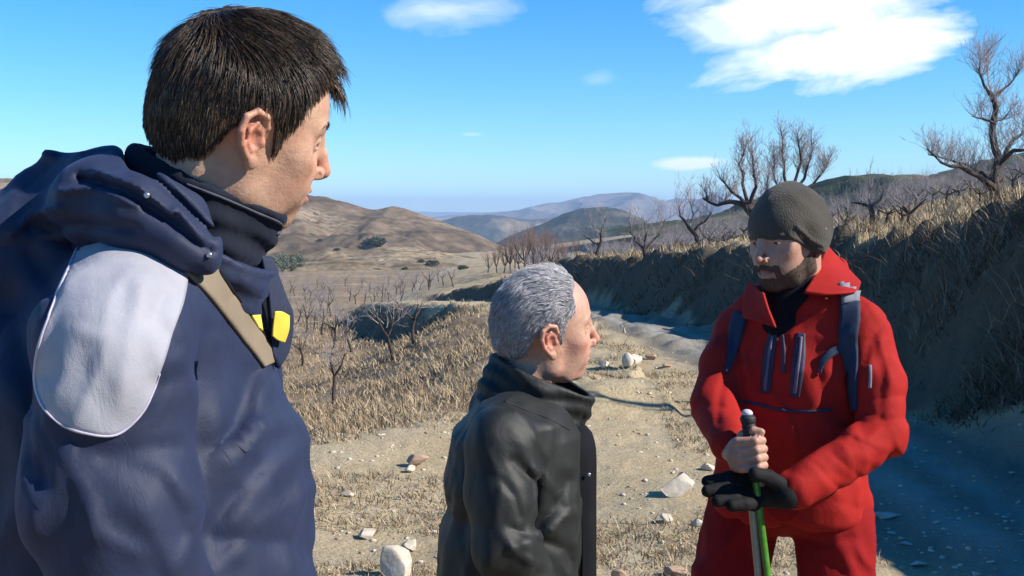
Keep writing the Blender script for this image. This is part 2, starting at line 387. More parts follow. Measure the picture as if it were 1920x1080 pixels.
# ================================================================ vegetation and stones
def tubes(segs, sides=4):
    """segs: list of (p0, p1, r0, r1) -> V, F as one array of quads"""
    A = np.array([s[0] for s in segs]); B = np.array([s[1] for s in segs])
    ra = np.array([s[2] for s in segs])[:, None, None]; rb = np.array([s[3] for s in segs])[:, None, None]
    d = B - A; d /= np.maximum(np.linalg.norm(d, axis=1, keepdims=True), 1e-9)
    up = np.where(np.abs(d[:, 2:3]) > .9, [[1., 0, 0]], [[0, 0, 1.]])
    u = np.cross(d, up); u /= np.linalg.norm(u, axis=1, keepdims=True); w = np.cross(d, u)
    a = np.arange(sides) * 2 * math.pi / sides
    ring = u[:, None, :] * np.cos(a)[None, :, None] + w[:, None, :] * np.sin(a)[None, :, None]
    V0 = A[:, None, :] + ring * ra; V1 = B[:, None, :] + ring * rb
    V = np.concatenate([V0, V1], 1).reshape(-1, 3)
    n = len(segs); base = (np.arange(n) * 2 * sides)[:, None]; k = np.arange(sides); k2 = (k + 1) % sides
    F = np.stack([base + k, base + k2, base + k2 + sides, base + k + sides], -1).reshape(-1, 4)
    return V, F

def grow(segs, p, d, length, r, level, maxl, rnd, spread=.5, up=.25, kids=(3, 5), steps=4, wig=.16, shrink=.62, sap=0):
    p = np.array(p, float); d = np.array(d, float); d /= np.linalg.norm(d)
    pts = [p.copy()]; dirs = [d.copy()]
    for i in range(steps):
        d = d + rnd.normal(0, wig, 3); d[2] += up * .35; d /= np.linalg.norm(d)
        p2 = p + d * length / steps
        r0 = r * (1 - .6 * i / steps); r1 = r * (1 - .6 * (i + 1) / steps)
        segs[min(level, 9)].append((p.copy(), p2.copy(), r0, r1)); p = p2; pts.append(p.copy()); dirs.append(d.copy())
    if level >= maxl: return
    n = rnd.integers(kids[0], kids[1] + 1)
    for k in range(n):
        t = rnd.uniform(.3, 1.0) if k else 1.0
        i = min(int(t * steps), steps - 1); q = pts[i] + (pts[i + 1] - pts[i]) * (t * steps - i) if t < 1 else pts[-1]
        ax = rnd.normal(0, 1, 3); ax -= ax.dot(dirs[i]) * dirs[i]; ax /= np.linalg.norm(ax) + 1e-9
        nd = dirs[i] * (1 - spread) + ax * spread * rnd.uniform(.7, 1.3); nd[2] += up
        grow(segs, q, nd, length * shrink * rnd.uniform(.7, 1.2), max(r * .5 * (1 - .3 * t), .0035), level + 1, maxl, rnd, spread, up, kids, max(2, steps - 1), wig, shrink)

def bark_mat(name, c1, c2, sc=14):
    return simple_mat(name, c1, c2, scale=sc, rough=.95, bs=.5, bd=.01, spec=.1)
bark_dark = bark_mat('dark_bark', (.035, .026, .022), (.10, .08, .07))
twig_grey = bark_mat('grey_twigs', (.19, .17, .18), (.36, .325, .34), 3)
twig_pale = bark_mat('pale_twigs', (.22, .19, .175), (.38, .33, .30), 3)
twig_red = bark_mat('reddish_twigs', (.15, .10, .085), (.28, .20, .165), 3)

def tree_meshes(seed, trunk_h, trunk_r, limbs, limb_len, maxl=4, up=.3, spread=.5, kids=(3, 5), suckers=0, tilt=.55):
    rnd = np.random.default_rng(seed); segs = [[] for _ in range(10)]
    p = np.zeros(3); d = np.array([rnd.normal(0, .12), rnd.normal(0, .12), 1.]); d /= np.linalg.norm(d)
    pr = p - d * .25
    for i in range(3):
        q = p + d * trunk_h / 3; segs[0].append((pr.copy(), q.copy(), trunk_r * (1.25 - .15 * i), trunk_r * (1.1 - .15 * i))); p = pr = q
        d = d + rnd.normal(0, .12, 3) * [1, 1, .3]; d /= np.linalg.norm(d)
    a0 = rnd.uniform(0, 6.28)
    for k in range(limbs):
        a = a0 + k * 2 * math.pi / limbs + rnd.uniform(-.4, .4); el = tilt + rnd.uniform(-.2, .3)
        dd = np.array([math.cos(a) * math.cos(el), math.sin(a) * math.cos(el), math.sin(el)])
        grow(segs, p, dd, limb_len * rnd.uniform(.8, 1.2), trunk_r * .68, 1, maxl, rnd, spread, up, kids)
    for k in range(suckers):
        s = segs[2][rnd.integers(len(segs[2]))]
        grow(segs, s[0], (rnd.normal(0, .15), rnd.normal(0, .15), 1), limb_len * rnd.uniform(.5, 1), .006, 3, 4, rnd, .3, .5, (1, 3))
    return segs
def tree_obj(segs, bark, twig, name, loc, label, cat, group, split=2, rz=0):
    root = empty(name, tuple(loc), label, cat, group, rz)
    t = [s for l in segs[:split] for s in l]; c = [s for l in segs[split:] for s in l]
    V, F = tubes(t, 6); mesh_obj('trunk', V, F, bark, root, loc=(0, 0, 0))
    V, F = tubes(c, 3); mesh_obj('crown', V, F, twig, root, loc=(0, 0, 0))
    return root
def copy_thing(root, loc, rz, s, label, group=None, name=None):
    r = root.copy(); col.objects.link(r); r.location = tuple(loc); r.rotation_euler = (0, 0, rz); r.scale = (s, s, s); r['label'] = label
    if group: r['group'] = group
    for ch in root.children:
        c = ch.copy(); col.objects.link(c); c.parent = r
    return r
def gz(x, y): return float(ground_z(np.array([x]), np.array([y]))[0])

# --- the orchard below the road
protos = []
def place_tree(kind, x, y, s, rz, label, group, z=None):
    k, (segs, bark, twig, name, cat) = kind, TREES[kind]
    loc = (x, y, (gz(x, y) if z is None else z) - .03)
    if k not in PLACED:
        r = tree_obj(segs, bark, twig, name, loc, label, cat, group, rz=rz); r.scale = (s, s, s); PLACED[k] = r; return r
    return copy_thing(PLACED[k], loc, rz, s, label, group)
PLACED = {}
TREES = {}
for i in range(4):
    TREES['o%d' % i] = (tree_meshes(20 + i, .75, .05, 3, .75, 4, up=.25, spread=.55, kids=(3, 5), tilt=.7), bark_dark, twig_pale if i % 2 else twig_grey, 'almond_tree', 'tree')
for i in range(4):
    TREES['f%d' % i] = (tree_meshes(40 + i, .8, .10, 4, 1.25, 4, up=.22, spread=.55, kids=(4, 6), suckers=25, tilt=.5), bark_dark, twig_grey, 'almond_tree', 'tree')
for i in range(2):
    TREES['r%d' % i] = (tree_meshes(60 + i, 1.0, .10, 6, 1.8, 4, up=.55, spread=.42, kids=(4, 6), suckers=10, tilt=.95), bark_dark, twig_red, 'bare_tree', 'tree')

def at_pix(px, py):
    h = hit_ground(px, py, 4, 300); return (h[0], h[1]) if h is not None else (0, 60)
h = at_pix(627, 762); place_tree('o0', h[0], h[1], .68, .4, 'nearest young bare tree on the slope below the track, forked low with dark trunk', None)
h = at_pix(738, 672); place_tree('o1', h[0], h[1], .8, 2.0, 'young bare tree with a tall dark trunk just left of the shaded embankment', None)
h = at_pix(568, 694); place_tree('o2', h[0], h[1], .72, 1.0, 'short dark trunked bare tree beside the edge of the blue jacket', None)
h = at_pix(775, 640); place_tree('o3', h[0], h[1], .75, 3.0, 'pale twiggy bare tree standing at the foot of the shaded embankment', None)
GO = 'young bare trees of the orchard below the track'
LO = 'young bare fruit tree among the many rows of the orchard below the track'
rnd = np.random.default_rng(5)
cnt = 0
yy = 31.0
while yy < 125:
    xx = -.31 * yy
    while xx < (edge(yy) - 2.0 if yy < 62 else -.06 * yy):
        x = xx + rnd.uniform(-.8, .8); y = yy + rnd.uniform(-1, 1)
        u = x / y
        near = min(math.hypot(x - v.location.x, y - v.location.y) for v in PLACED.values())
        if near > 2.6 and rnd.random() < .9:
            place_tree('o%d' % rnd.integers(4), x, y, rnd.uniform(.65, 1.0), rnd.uniform(0, 6.28), ('small bare tree in the nearest rows of the orchard below the track' if y < 46 else 'small bare tree in the middle rows of the orchard below the track' if y < 75 else 'tiny bare tree in the farthest rows of the orchard, towards the hill'), ('nearest orchard rows' if y < 46 else 'middle orchard rows' if y < 75 else 'farthest orchard rows')); cnt += 1
        xx += 2.5 + yy * .012
    yy += 2.2 + yy * .03

# --- the field above the bank
def limb(segs, pts, r0, r1, lev=1):
    pts = [np.array(p, float) for p in pts]; n = len(pts) - 1
    for i in range(n):
        segs[lev].append((pts[i], pts[i + 1], r0 + (r1 - r0) * i / n, r0 + (r1 - r0) * (i + 1) / n))
    return pts
def hand_tree(name, D, base, limbs, label, seed, tw=(1.0, 40), jit=.5, twig=twig_grey, bark=bark_dark, group=None):
    """limbs: list of (list of (px,row,ddepth), r0, r1); base point in pixels; twigs grow along every limb"""
    rnd = np.random.default_rng(seed); B = P(base[0], base[1], D); g = gz(B[0], D); segs = [[] for _ in range(10)]
    first = True
    for pts, r0, r1 in limbs:
        q = [P(a, b_, D + c) - np.array([B[0], D, g]) for a, b_, c in pts]
        if first: q = [np.array([q[0][0], q[0][1], -.2])] + q; first = False
        # subdivide with a little crookedness
        fine = [q[0]]
        for i in range(len(q) - 1):
            m = (q[i] + q[i + 1]) / 2 + rnd.normal(0, .05, 3) * np.linalg.norm(q[i + 1] - q[i]); fine += [m, q[i + 1]]
        limb(segs, fine, r0, r1, 1 if r0 > .03 else 2)
        L = sum(np.linalg.norm(fine[i + 1] - fine[i]) for i in range(len(fine) - 1))
        k = int(tw[1] * L) if r0 < .085 or len(pts) > 3 else int(tw[1] * L * .3)
        for _ in range(k):
            i = rnd.integers(max(0, (len(fine) - 1) // 3), len(fine) - 1); t = rnd.random(); p = fine[i] * (1 - t) + fine[i + 1] * t
            dr = rnd.normal(0, .55, 3); dr[2] = abs(dr[2]) * .6 + .55
            grow(segs, p, dr, tw[0] * rnd.uniform(.4, 1.1), .0075, 3, 5, rnd, .45, .3, (2, 3), 3, .14)
    V, F = tubes(segs[1] + segs[0], 7)
    root = empty(name, (B[0], D, g), label, 'tree', group)
    mesh_obj('trunk', V, F, bark, root, loc=(0, 0, 0))
    V, F = tubes([s for l in segs[2:] for s in l], 3); mesh_obj('crown', V, F, twig, root, loc=(0, 0, 0))
    return root
hand_tree('almond_tree', 24, (1868, 384), [
    ([(1868, 384, 0), (1864, 350, 0), (1870, 310, 0), (1866, 280, .1), (1860, 245, .1), (1868, 205, 0), (1860, 183, 0)], .13, .05),
    ([(1860, 183, 0), (1845, 160, -.1), (1835, 135, -.1), (1838, 105, 0)], .04, .008), ([(1860, 183, 0), (1880, 168, .2), (1900, 150, .3), (1912, 130, .3)], .04, .008),
    ([(1862, 183, 0), (1852, 130, .2), (1846, 92, .3)], .03, .004),
    ([(1866, 352, 0), (1835, 330, -.3), (1800, 312, -.5), (1765, 305, -.7), (1738, 280, -.8)], .075, .012),
    ([(1866, 345, 0), (1840, 325, .3), (1812, 308, .5), (1780, 300, .6), (1740, 290, .8)], .065, .01),
    ([(1868, 320, 0), (1885, 290, .2), (1900, 262, .3), (1922, 246, .5), (1955, 225, .6)], .07, .012),
    ([(1870, 310, 0), (1900, 282, -.3), (1930, 278, -.5), (1975, 262, -.7)], .06, .01),
    ([(1866, 232, 0), (1840, 222, -.1), (1822, 218, -.3)], .035, .008), ([(1864, 225, 0), (1890, 222, .2), (1912, 214, .3)], .03, .008),
], 'large bare almond tree with a crooked dark trunk above the bank at the right', 3, tw=(.42, 38))
r_ = tree_obj(tree_meshes(77, .9, .09, 3, 1.1, 3, up=.25, spread=.5, kids=(2, 3), tilt=.7), bark_dark, twig_grey, 'almond_tree', (5.9, 7.9, gz(5.9, 7.9) - .05), 'bare tree on the bank beyond the right edge whose shadow falls across the track', 'tree', None)
hand_tree('almond_tree', 27, (1492, 425), [
    ([(1492, 425, 0), (1490, 395, 0), (1482, 365, 0)], .14, .10),
    ([(1482, 365, 0), (1470, 330, .2), (1466, 290, .3), (1464, 245, .3)], .05, .01), ([(1484, 362, 0), (1495, 325, 0), (1500, 285, -.2), (1495, 250, -.2)], .05, .01),
    ([(1485, 365, 0), (1508, 335, .3), (1518, 300, .4), (1520, 262, .5)], .05, .01), ([(1485, 370, 0), (1525, 345, .2), (1545, 320, .2), (1552, 305, .3)], .04, .008),
    ([(1488, 380, 0), (1460, 355, .5), (1450, 320, .6), (1452, 290, .6)], .04, .008)],
    'bare tree with tall upright twigs directly behind the dark beanie', 4, tw=(.32, 50))
hand_tree('almond_tree', 25, (1418, 432), [
    ([(1418, 432, 0), (1414, 405, 0), (1400, 385, 0)], .15, .11),
    ([(1402, 388, 0), (1370, 378, .2), (1345, 385, .3), (1318, 372, .4)], .07, .02), ([(1400, 386, 0), (1372, 360, 0), (1350, 335, -.2)], .05, .012),
    ([(1326, 376, .4), (1320, 355, .4)], .035, .012), ([(1402, 388, 0), (1392, 345, .2), (1385, 310, .3), (1400, 270, .3)], .05, .01),
    ([(1404, 386, 0), (1418, 350, -.3), (1412, 310, -.4), (1408, 280, -.4)], .05, .01), ([(1404, 390, 0), (1436, 365, .2), (1440, 330, .3)], .045, .01)],
    'bare tree whose thick crooked limb reaches left over the field beside the beanie', 5, tw=(.32, 46))
hand_tree('almond_tree', 37, (1118, 484), [
    ([(1118, 484, 0), (1121, 468, 0), (1127, 452, 0), (1126, 436, 0)], .07, .04), ([(1124, 460, 0), (1105, 448, .2), (1092, 440, .3)], .035, .01),
    ([(1126, 440, 0), (1132, 418, .1), (1138, 405, .1)], .035, .01), ([(1126, 440, 0), (1112, 422, .1), (1106, 408, .1)], .03, .008)],
    'small bare tree leaning at the left end of the bank above the track', 6, tw=(.4, 22))
hand_tree('almond_tree', 30, (1210, 480), [
    ([(1210, 480, 0), (1208, 466, 0)], .07, .06), ([(1208, 467, 0), (1225, 450, .1), (1240, 430, .2), (1246, 412, .2)], .04, .01), ([(1208, 467, 0), (1192, 452, .1), (1182, 436, .2), (1180, 415, .2)], .04, .01),
    ([(1208, 467, 0), (1212, 440, -.2), (1208, 415, -.2)], .035, .01)],
    'small goblet shaped bare tree on pale grass, next right of the leaning tree', 7, tw=(.45, 24))
hand_tree('almond_tree', 28, (1310, 462), [
    ([(1310, 462, 0), (1304, 440, 0), (1290, 425, 0)], .07, .05), ([(1292, 428, 0), (1275, 405, .1), (1272, 390, .1)], .035, .01), ([(1300, 436, 0), (1322, 415, .1), (1335, 398, .1)], .035, .01), ([(1292, 426, 0), (1300, 402, .3), (1296, 385, .3)], .03, .01)],
    'bare tree with a slanting trunk on pale grass between goblet tree and beanie', 8, tw=(.5, 22))
hand_tree('almond_tree', 25, (1636, 402), [
    ([(1636, 402, 0), (1632, 388, 0)], .07, .06), ([(1632, 388, 0), (1615, 382, .1), (1598, 380, .2)], .045, .012), ([(1632, 388, 0), (1650, 375, .1), (1655, 360, .1)], .045, .012), ([(1632, 388, 0), (1628, 368, .3), (1634, 350, .3)], .03, .01)],
    'stunted bare tree with a low flat limb in the tan grass right of the beanie', 9, tw=(.4, 22))
GF = 'bare fruit trees standing on the field above the bank'
LF = 'grey bare tree far back on the field above the bank'
rnd = np.random.default_rng(11); yy = 44.0; crowded = []
while yy < 120:
    xx = .03 * yy
    while xx < .56 * yy:
        x = xx + rnd.uniform(-1.5, 1.5); y = yy + rnd.uniform(-1.5, 1.5)
        if x > foot(y) + 3: place_tree('f%d' % rnd.integers(4), x, y, rnd.uniform(.5, .75) if x / y > .2 else rnd.uniform(.26, .42) * (1 + y / 120), rnd.uniform(0, 6.28), (LF + ', left of the beanie' if x / y < .22 else LF + ', right of the beanie'), (GF + ', left part' if x / y < .22 else GF + ', right part'))
        xx += 4.6 + .01 * yy
    yy += 6.5
for px, D in [(1585, 36), (1690, 33), (1745, 38), (1800, 42), (1895, 36), (1930, 33), (1560, 41), (1362, 38), (1600, 30), (1660, 34), (1715, 40), (1770, 36), (1835, 33), (1575, 48), (1625, 45), (1690, 46), (1740, 50), (1790, 47), (1850, 44), (1905, 41), (1235, 44), (1255, 40), (1275, 46), (1290, 42), (1330, 40), (1345, 46), (1165, 50), (1190, 46), (1645, 38), (1705, 30), (1815, 40), (1880, 50)]:
    x = (px - 960) / FPX * D; place_tree('f%d' % rnd.integers(4), x, D, rnd.uniform(.4, .55), rnd.uniform(0, 6.28), ('low bare tree near the pale grass left of the beanie' if px < 1420 else 'low bare tree near the pale grass right of the beanie'), ('low trees behind the grass fringe, left part' if px < 1420 else 'low trees behind the grass fringe, right part'))
GR = 'tall reddish bare trees where the track bends'
LR = 'tall reddish twiggy tree in the clump beyond the bend of the track'
for px, D, s in [(945, 78, 1.0), (958, 72, 1.15), (975, 80, 1.2), (985, 68, 1.35), (998, 74, 1.3), (1008, 78, 1.45), (1018, 70, 1.2), (1030, 74, 1.25), (1046, 80, 1.0), (1060, 88, 1.1), (965, 95, 1.3), (1080, 100, 1.2), (932, 84, .9), (915, 90, .8)]:
    x = (px - 960) / FPX * D; place_tree('r%d' % rnd.integers(2), x, D, s * .52, rnd.uniform(0, 6.28), LR, GR)

# --- evergreen bushes: leafy clumps
def leaf_mat(name, a, b_, ):
    m, nt, bs = new_mat(name); g = nt.nodes.new('ShaderNodeNewGeometry')
    nt.links.new(ramp(nt, g.outputs['Random Per Island'], [(0, a), (1, b_)]), bs.inputs['Base Color']); bs.inputs['Roughness'].default_value = .8
    bs.inputs['Specular IOR Level'].default_value = .2; return m
green1 = leaf_mat('evergreen_leaves', (.03, .045, .022), (.09, .11, .06)); green2 = leaf_mat('grey_green_leaves', (.09, .11, .075), (.20, .22, .15))
def leaf_tris(C, size, rnd):
    n = len(C); a = rnd.normal(0, 1, (n, 3)); a /= np.linalg.norm(a, axis=1, keepdims=True); b_ = np.cross(a, rnd.normal(0, 1, (n, 3))); b_ /= np.linalg.norm(b_, axis=1, keepdims=True)
    s = (size * rnd.uniform(.6, 1.4, n))[:, None]
    V = np.stack([C - a * s, C + a * s * .6 + b_ * s * .7, C + a * s * .5 - b_ * s * .7], 1).reshape(-1, 3)
    return V, np.arange(3 * n).reshape(n, 3)
def bush(px, py, D, w, hgt, label, mat, group=None, n=1400, name='evergreen_bush', z=None, size=None):
    B = P(px, py, D); rnd = np.random.default_rng(int(px)); zb = B[2] if z is None else z
    k = rnd.normal(0, 1, (n, 3)); k /= np.linalg.norm(k, axis=1, keepdims=True); k *= rnd.uniform(.55, 1.0, (n, 1))
    k *= (1 + .28 * vnoise(k * 2.3 + px))[:, None]
    C = k * [w / 2, w / 2, hgt / 2] + [0, 0, hgt * .52]; C[:, 2] = np.maximum(C[:, 2], 0.05)
    root = empty(name, (B[0], D, zb), label, 'bush', group)
    V, F = leaf_tris(C, size or w * .06, rnd); mesh_obj('foliage', V, F, mat, root, smooth=False, loc=(0, 0, 0))
    V, F = tubes([(np.array([0, 0, -.3]), np.array([0, 0, hgt * .6]), w * .04, w * .02)], 6); mesh_obj('stem', V, F, bark_dark, root, loc=(0, 0, 0))
    return root
GB = 'round grey green bushes in a row at the foot of the hill'
for i, (px, D) in enumerate([(496, 166), (514, 170), (531, 174), (547, 178), (562, 182)]):
    x = (px - 960) / FPX * D
    bush(px, 500, D, 1.9, 2.9, '%s from the left of the round grey green bushes under the dry hill' % ['first', 'second', 'third', 'fourth', 'fifth'][i], green2, GB, z=gz(x, D) - .2)

bpy.context.view_layer.update()
def cast(px, py):
    hit, loc, nrm, i, ob, m = scene.ray_cast(bpy.context.evaluated_depsgraph_get(), cam.location, pixdir(px, py))
    return np.array(loc) if hit else None
for px, py, w, hh, lab in [(706, 461, 36, 18, 'largest dark bush, alone halfway down the dry hillside'), (688, 458, 18, 10, 'small dark bush touching the left of the largest one on the hillside'), (812, 498, 26, 12, 'low dark bush on the valley floor left of the reddish trees'),
                           (790, 492, 14, 7, 'tiny dark bush just left of the low dark bush on the valley floor'), (632, 470, 12, 6, 'tiny bush on the terraces under the dry hillside'), (868, 505, 22, 9, 'low dark bush near the far end of the shaded bank'),
                           (760, 505, 12, 6, 'tiny bush at the edge of the brown field below the hill'), (600, 452, 10, 5, 'speck of a bush highest on the left of the dry hillside')]:
    h = cast(px, py)
    if h is not None and h[1] > 45: bush(px, py, h[1], w / FPX * h[1], hh / FPX * h[1], lab, green1, None, n=700, z=h[2] - .1)
# ---------------------------------------------------------------- grass, brush, gravel and stones
def straw_mat(name, stops):
    m, nt, bs = new_mat(name); g = nt.nodes.new('ShaderNodeNewGeometry')
    nt.links.new(ramp(nt, g.outputs['Random Per Island'], stops), bs.inputs['Base Color']); bs.inputs['Roughness'].default_value = .85
    bs.inputs['Specular IOR Level'].default_value = .15; return m
straw = straw_mat('dry_straw', [(0, (.28, .20, .11)), (.5, (.44, .335, .20)), (1, (.60, .49, .32))])
straw2 = straw_mat('faded_straw', [(0, (.18, .13, .08)), (.5, (.32, .24, .15)), (1, (.48, .39, .26))])
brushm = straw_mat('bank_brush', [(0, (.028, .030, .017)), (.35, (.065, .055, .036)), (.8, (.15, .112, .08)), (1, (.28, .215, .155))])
def blades(name, X_, Y_, H, W, mat, rnd, lean=.35, mul=3, spread=.05, sink=.02):
    X_ = np.repeat(X_, mul); Y_ = np.repeat(Y_, mul); H = np.repeat(H, mul) * rnd.uniform(.5, 1.25, len(X_)); W = np.repeat(W, mul)
    X_ = X_ + rnd.normal(0, 1, len(X_)) * spread; Y_ = Y_ + rnd.normal(0, 1, len(X_)) * spread
    Z_ = ground_z(X_, Y_) - sink
    a = rnd.uniform(0, math.pi, len(X_)); ux, uy = np.cos(a) * W * .5, np.sin(a) * W * .5
    lx = rnd.normal(-.08, lean, len(X_)) * H; ly = rnd.normal(0, lean, len(X_)) * H
    b0 = np.stack([X_ - ux, Y_ - uy, Z_], -1); b1 = np.stack([X_ + ux, Y_ + uy, Z_], -1)
    m0 = np.stack([X_ - ux * .7 + lx * .35, Y_ - uy * .7 + ly * .35, Z_ + H * .55], -1); m1 = np.stack([X_ + ux * .7 + lx * .35, Y_ + uy * .7 + ly * .35, Z_ + H * .55], -1)
    t = np.stack([X_ + lx, Y_ + ly, Z_ + H], -1)
    n = len(X_); V = np.stack([b0, b1, m1, m0, t], 1).reshape(-1, 3); k = (np.arange(n) * 5)[:, None]
    F = np.concatenate([k + [0, 1, 2], k + [0, 2, 3], k + [3, 2, 4]], 0)
    o = mesh_obj(name, V, F, mat, smooth=False); tag(o, kind='stuff'); return o
def scatter(n, d0, d1, u0, u1, rnd, power=1.0):
    D = d0 * (d1 / d0) ** (rnd.random(n) ** power); u = rnd.uniform(u0, u1, n); return u * D, D
rg = np.random.default_rng(21)
x, y = scatter(90000, 7, 75, .02, .62, rg); ro_, ba_, fi_, or_ = ground_masks(x, y)
k = (rg.random(len(x)) < fi_ * (.35 + .65 * (vnoise(xyz(x * .6, y * .6)) > -.3)))
x, y = x[k][:30000], y[k][:30000]
tag(blades('tall_dry_grass', x, y, .09 + .15 * rg.random(len(x)) + .0015 * y, .005 + .0007 * y, straw, rg, mul=3, spread=.06), 'tall pale dry grass along the top of the bank and over the field', 'grass')
x, y = scatter(90000, 4.5, 60, -.42, .12, rg); ro_, ba_, fi_, or_ = ground_masks(x, y)
dens = .75 * sstep(.42, .3, -x / y + .04 * vnoise(xyz(x, y, 2))) * or_ * np.clip(.25 + .9 * vnoise(xyz(x * .45, y * .45, 7)) + .4, .05, 1)
k = rg.random(len(x)) < dens; x, y = x[k], y[k]
tag(blades('dry_grass', x, y, (.05 + .13 * rg.random(len(x)) ** 1.5) * (1 + .008 * y), .005 + .0007 * y, straw2, rg, mul=3, spread=.05, lean=.5), 'thin dry grass covering the orchard slope', 'grass')
x, y = scatter(42000, 3.6, 18, -.35, .35, rg); ro_, ba_, fi_, or_ = ground_masks(x, y)
k = (ro_ + ba_ + fi_ < .3) & (vnoise(xyz(x * 1.3, y * 1.3, 3)) > .1 - .5 * sstep(.02, -.12, x / y)) & (rg.random(len(x)) < .5); x, y = x[k], y[k]
tag(blades('short_dry_grass', x, y, .02 + .04 * rg.random(len(x)), .003 + .0006 * y, straw2, rg, mul=4, spread=.03, lean=.8, sink=.004), 'short dry tufts on the stony shoulder', 'grass')
x, y = scatter(150000, 3.5, 60, -.08, .95, rg, 1.15); ro_, ba_, fi_, or_ = ground_masks(x, y)
cl_ = vnoise(xyz(x * 1.1, y * 1.1, 5)) + .5 * vnoise(xyz(x * 3.1, y * 3.1, 6))
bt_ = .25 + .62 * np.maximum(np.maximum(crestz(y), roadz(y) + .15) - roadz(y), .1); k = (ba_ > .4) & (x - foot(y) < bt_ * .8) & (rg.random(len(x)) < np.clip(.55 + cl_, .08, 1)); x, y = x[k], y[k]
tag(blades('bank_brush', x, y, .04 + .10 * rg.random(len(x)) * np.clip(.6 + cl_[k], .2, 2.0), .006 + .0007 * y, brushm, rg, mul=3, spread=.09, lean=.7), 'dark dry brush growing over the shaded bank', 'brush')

x, y = scatter(60000, 4.5, 50, -.02, .8, rg, 1.1); ro_, ba_, fi_, or_ = ground_masks(x, y); dd = x - foot(y)
k = (ba_ > .4) & (dd > .35) & (vnoise(xyz(x * 1.4, y * 1.4, 15)) > .12) & (rg.random(len(x)) < .28); x, y = x[k], y[k]
tag(blades('dead_scrub', x, y, .14 + .26 * rg.random(len(x)), .004 + .0006 * y, straw_mat('dead_stems', [(0, (.06, .045, .03)), (.6, (.15, .11, .08)), (1, (.30, .24, .18))]), rg, mul=4, spread=.10, lean=.8), 'dead twiggy scrub over the upper half of the bank', 'scrub')
import bmesh
def ico(sub):
    bm = bmesh.new(); bmesh.ops.create_icosphere(bm, subdivisions=sub, radius=1)
    V = np.array([v.co[:] for v in bm.verts]); F = np.array([[v.index for v in f.verts] for f in bm.faces]); bm.free(); return V, F
def rock_shape(V, seed, cuts=9, rough=.08):
    r = np.random.default_rng(seed); Q = V.copy()
    for _ in range(cuts):
        n = r.normal(0, 1, 3); n /= np.linalg.norm(n); d = r.uniform(.38, .78)
        s = Q @ n - d; Q = Q - np.clip(s, 0, None)[:, None] * n * .99
    Q = Q * (1 + rough * fbm(Q * 1.6 + seed, 4, seed))[:, None]
    return Q
stone_pale = simple_mat('pale_stone', (.34, .28, .21), (.62, .55, .46), scale=9, rough=.9, bs=.6, bd=.01)
stone_brown = simple_mat('brown_stone', (.26, .17, .12), (.42, .29, .21), scale=9, rough=.9, bs=.6, bd=.01)
stone_grey = simple_mat('grey_stone', (.30, .29, .27), (.46, .45, .42), scale=9, rough=.9, bs=.5, bd=.01)
V1, F1 = ico(1); V3, F3 = ico(4)
def gravel(name, n, d0, d1, u0, u1, s0, s1, mat, label, seed, cond=None):
    r = np.random.default_rng(seed); x, y = scatter(n, d0, d1, u0, u1, r, .9)
    ro_, ba_, fi_, or_ = ground_masks(x, y); k = ((fi_ + ba_ * .7) < .5) & (or_ < .6) & (vnoise(xyz(x * 1.5, y * 1.5, seed)) + r.random(n) * .9 > .1); x, y = x[k], y[k]; m = len(x)
    z = ground_z(x, y); s = s0 + (s1 - s0) * r.random(m) ** 5
    forms = [rock_shape(V1, 100 + i, 6, .1) for i in range(10)]
    Vs = []
    for i in range(10):
        q = np.arange(m)[np.arange(m) % 10 == i]; a = r.uniform(0, 6.28, len(q)); ca, sa = np.cos(a), np.sin(a)
        Fm = forms[i] * [1, .75, .42]
        W = np.stack([Fm[None, :, 0] * ca[:, None] - Fm[None, :, 1] * sa[:, None], Fm[None, :, 0] * sa[:, None] + Fm[None, :, 1] * ca[:, None], np.repeat(Fm[None, :, 2], len(q), 0)], -1)
        Vs.append((W * s[q][:, None, None] + np.stack([x[q], y[q], z[q] + s[q] * .08], -1)[:, None, :]).reshape(-1, 3))
    V = np.vstack(Vs); nf = len(V) // len(V1)
    F = (F1[None] + (np.arange(nf) * len(V1))[:, None, None]).reshape(-1, 3)
    o = mesh_obj(name, V, F, mat, smooth=False); tag(o, label, 'gravel', kind='stuff')
gravel('gravel', 9500, 3.2, 20, -.35, .5, .004, .030, stone_pale, 'small pale stones strewn over the track and its shoulder', 3)
gravel('gravel', 4500, 3.2, 18, -.35, .5, .004, .026, stone_brown, 'small brown stones strewn over the track and its shoulder', 4)
def stone(px, py, w, hgt, mat, label, seed, sink=.2, group=None, D=None):
    """w, hgt in photograph pixels; py = row of the base"""
    g = hit_ground(px, py, 3.2, 60); D = g[1]; s = D / FPX
    Q = rock_shape(V3, seed, 14, .05); Q = Q / (Q.max(0) - Q.min(0)) * 2
    Q = Q * [w * s / 2, (w + hgt) * s / 4.4, hgt * s * .5]
    z = gz(g[0], D + w * s * .3)
    o = mesh_obj('stone', Q, F3, mat, smooth=False, loc=(g[0], D + w * s * .3, z + hgt * s * (.5 - sink * .5)))
    tag(o, label, 'stone', group); return o
stone(1276, 938, 64, 54, stone_pale, 'large pale angular stone on the stony ground left of the red trousers', 44, sink=.3)
stone(1330, 886, 30, 20, stone_pale, 'small pale stone just behind the large angular one, near the gloved fingers', 13)
stone(1252, 986, 24, 18, stone_pale, 'small pale stone on the ground just below the large angular one', 14)
stone(1310, 992, 24, 16, stone_pale, 'small pale stone touching the edge of the red trouser leg', 15)
stone(1272, 1078, 56, 24, stone_brown, 'flat brown stone at the bottom edge beside the red trousers', 16)
stone(1165, 1090, 34, 20, stone_brown, 'reddish stone at the bottom edge between the black jacket and the red trousers', 17)
stone(747, 1090, 62, 64, stone_pale, 'large white stone at the bottom edge left of the black jacket', 18)
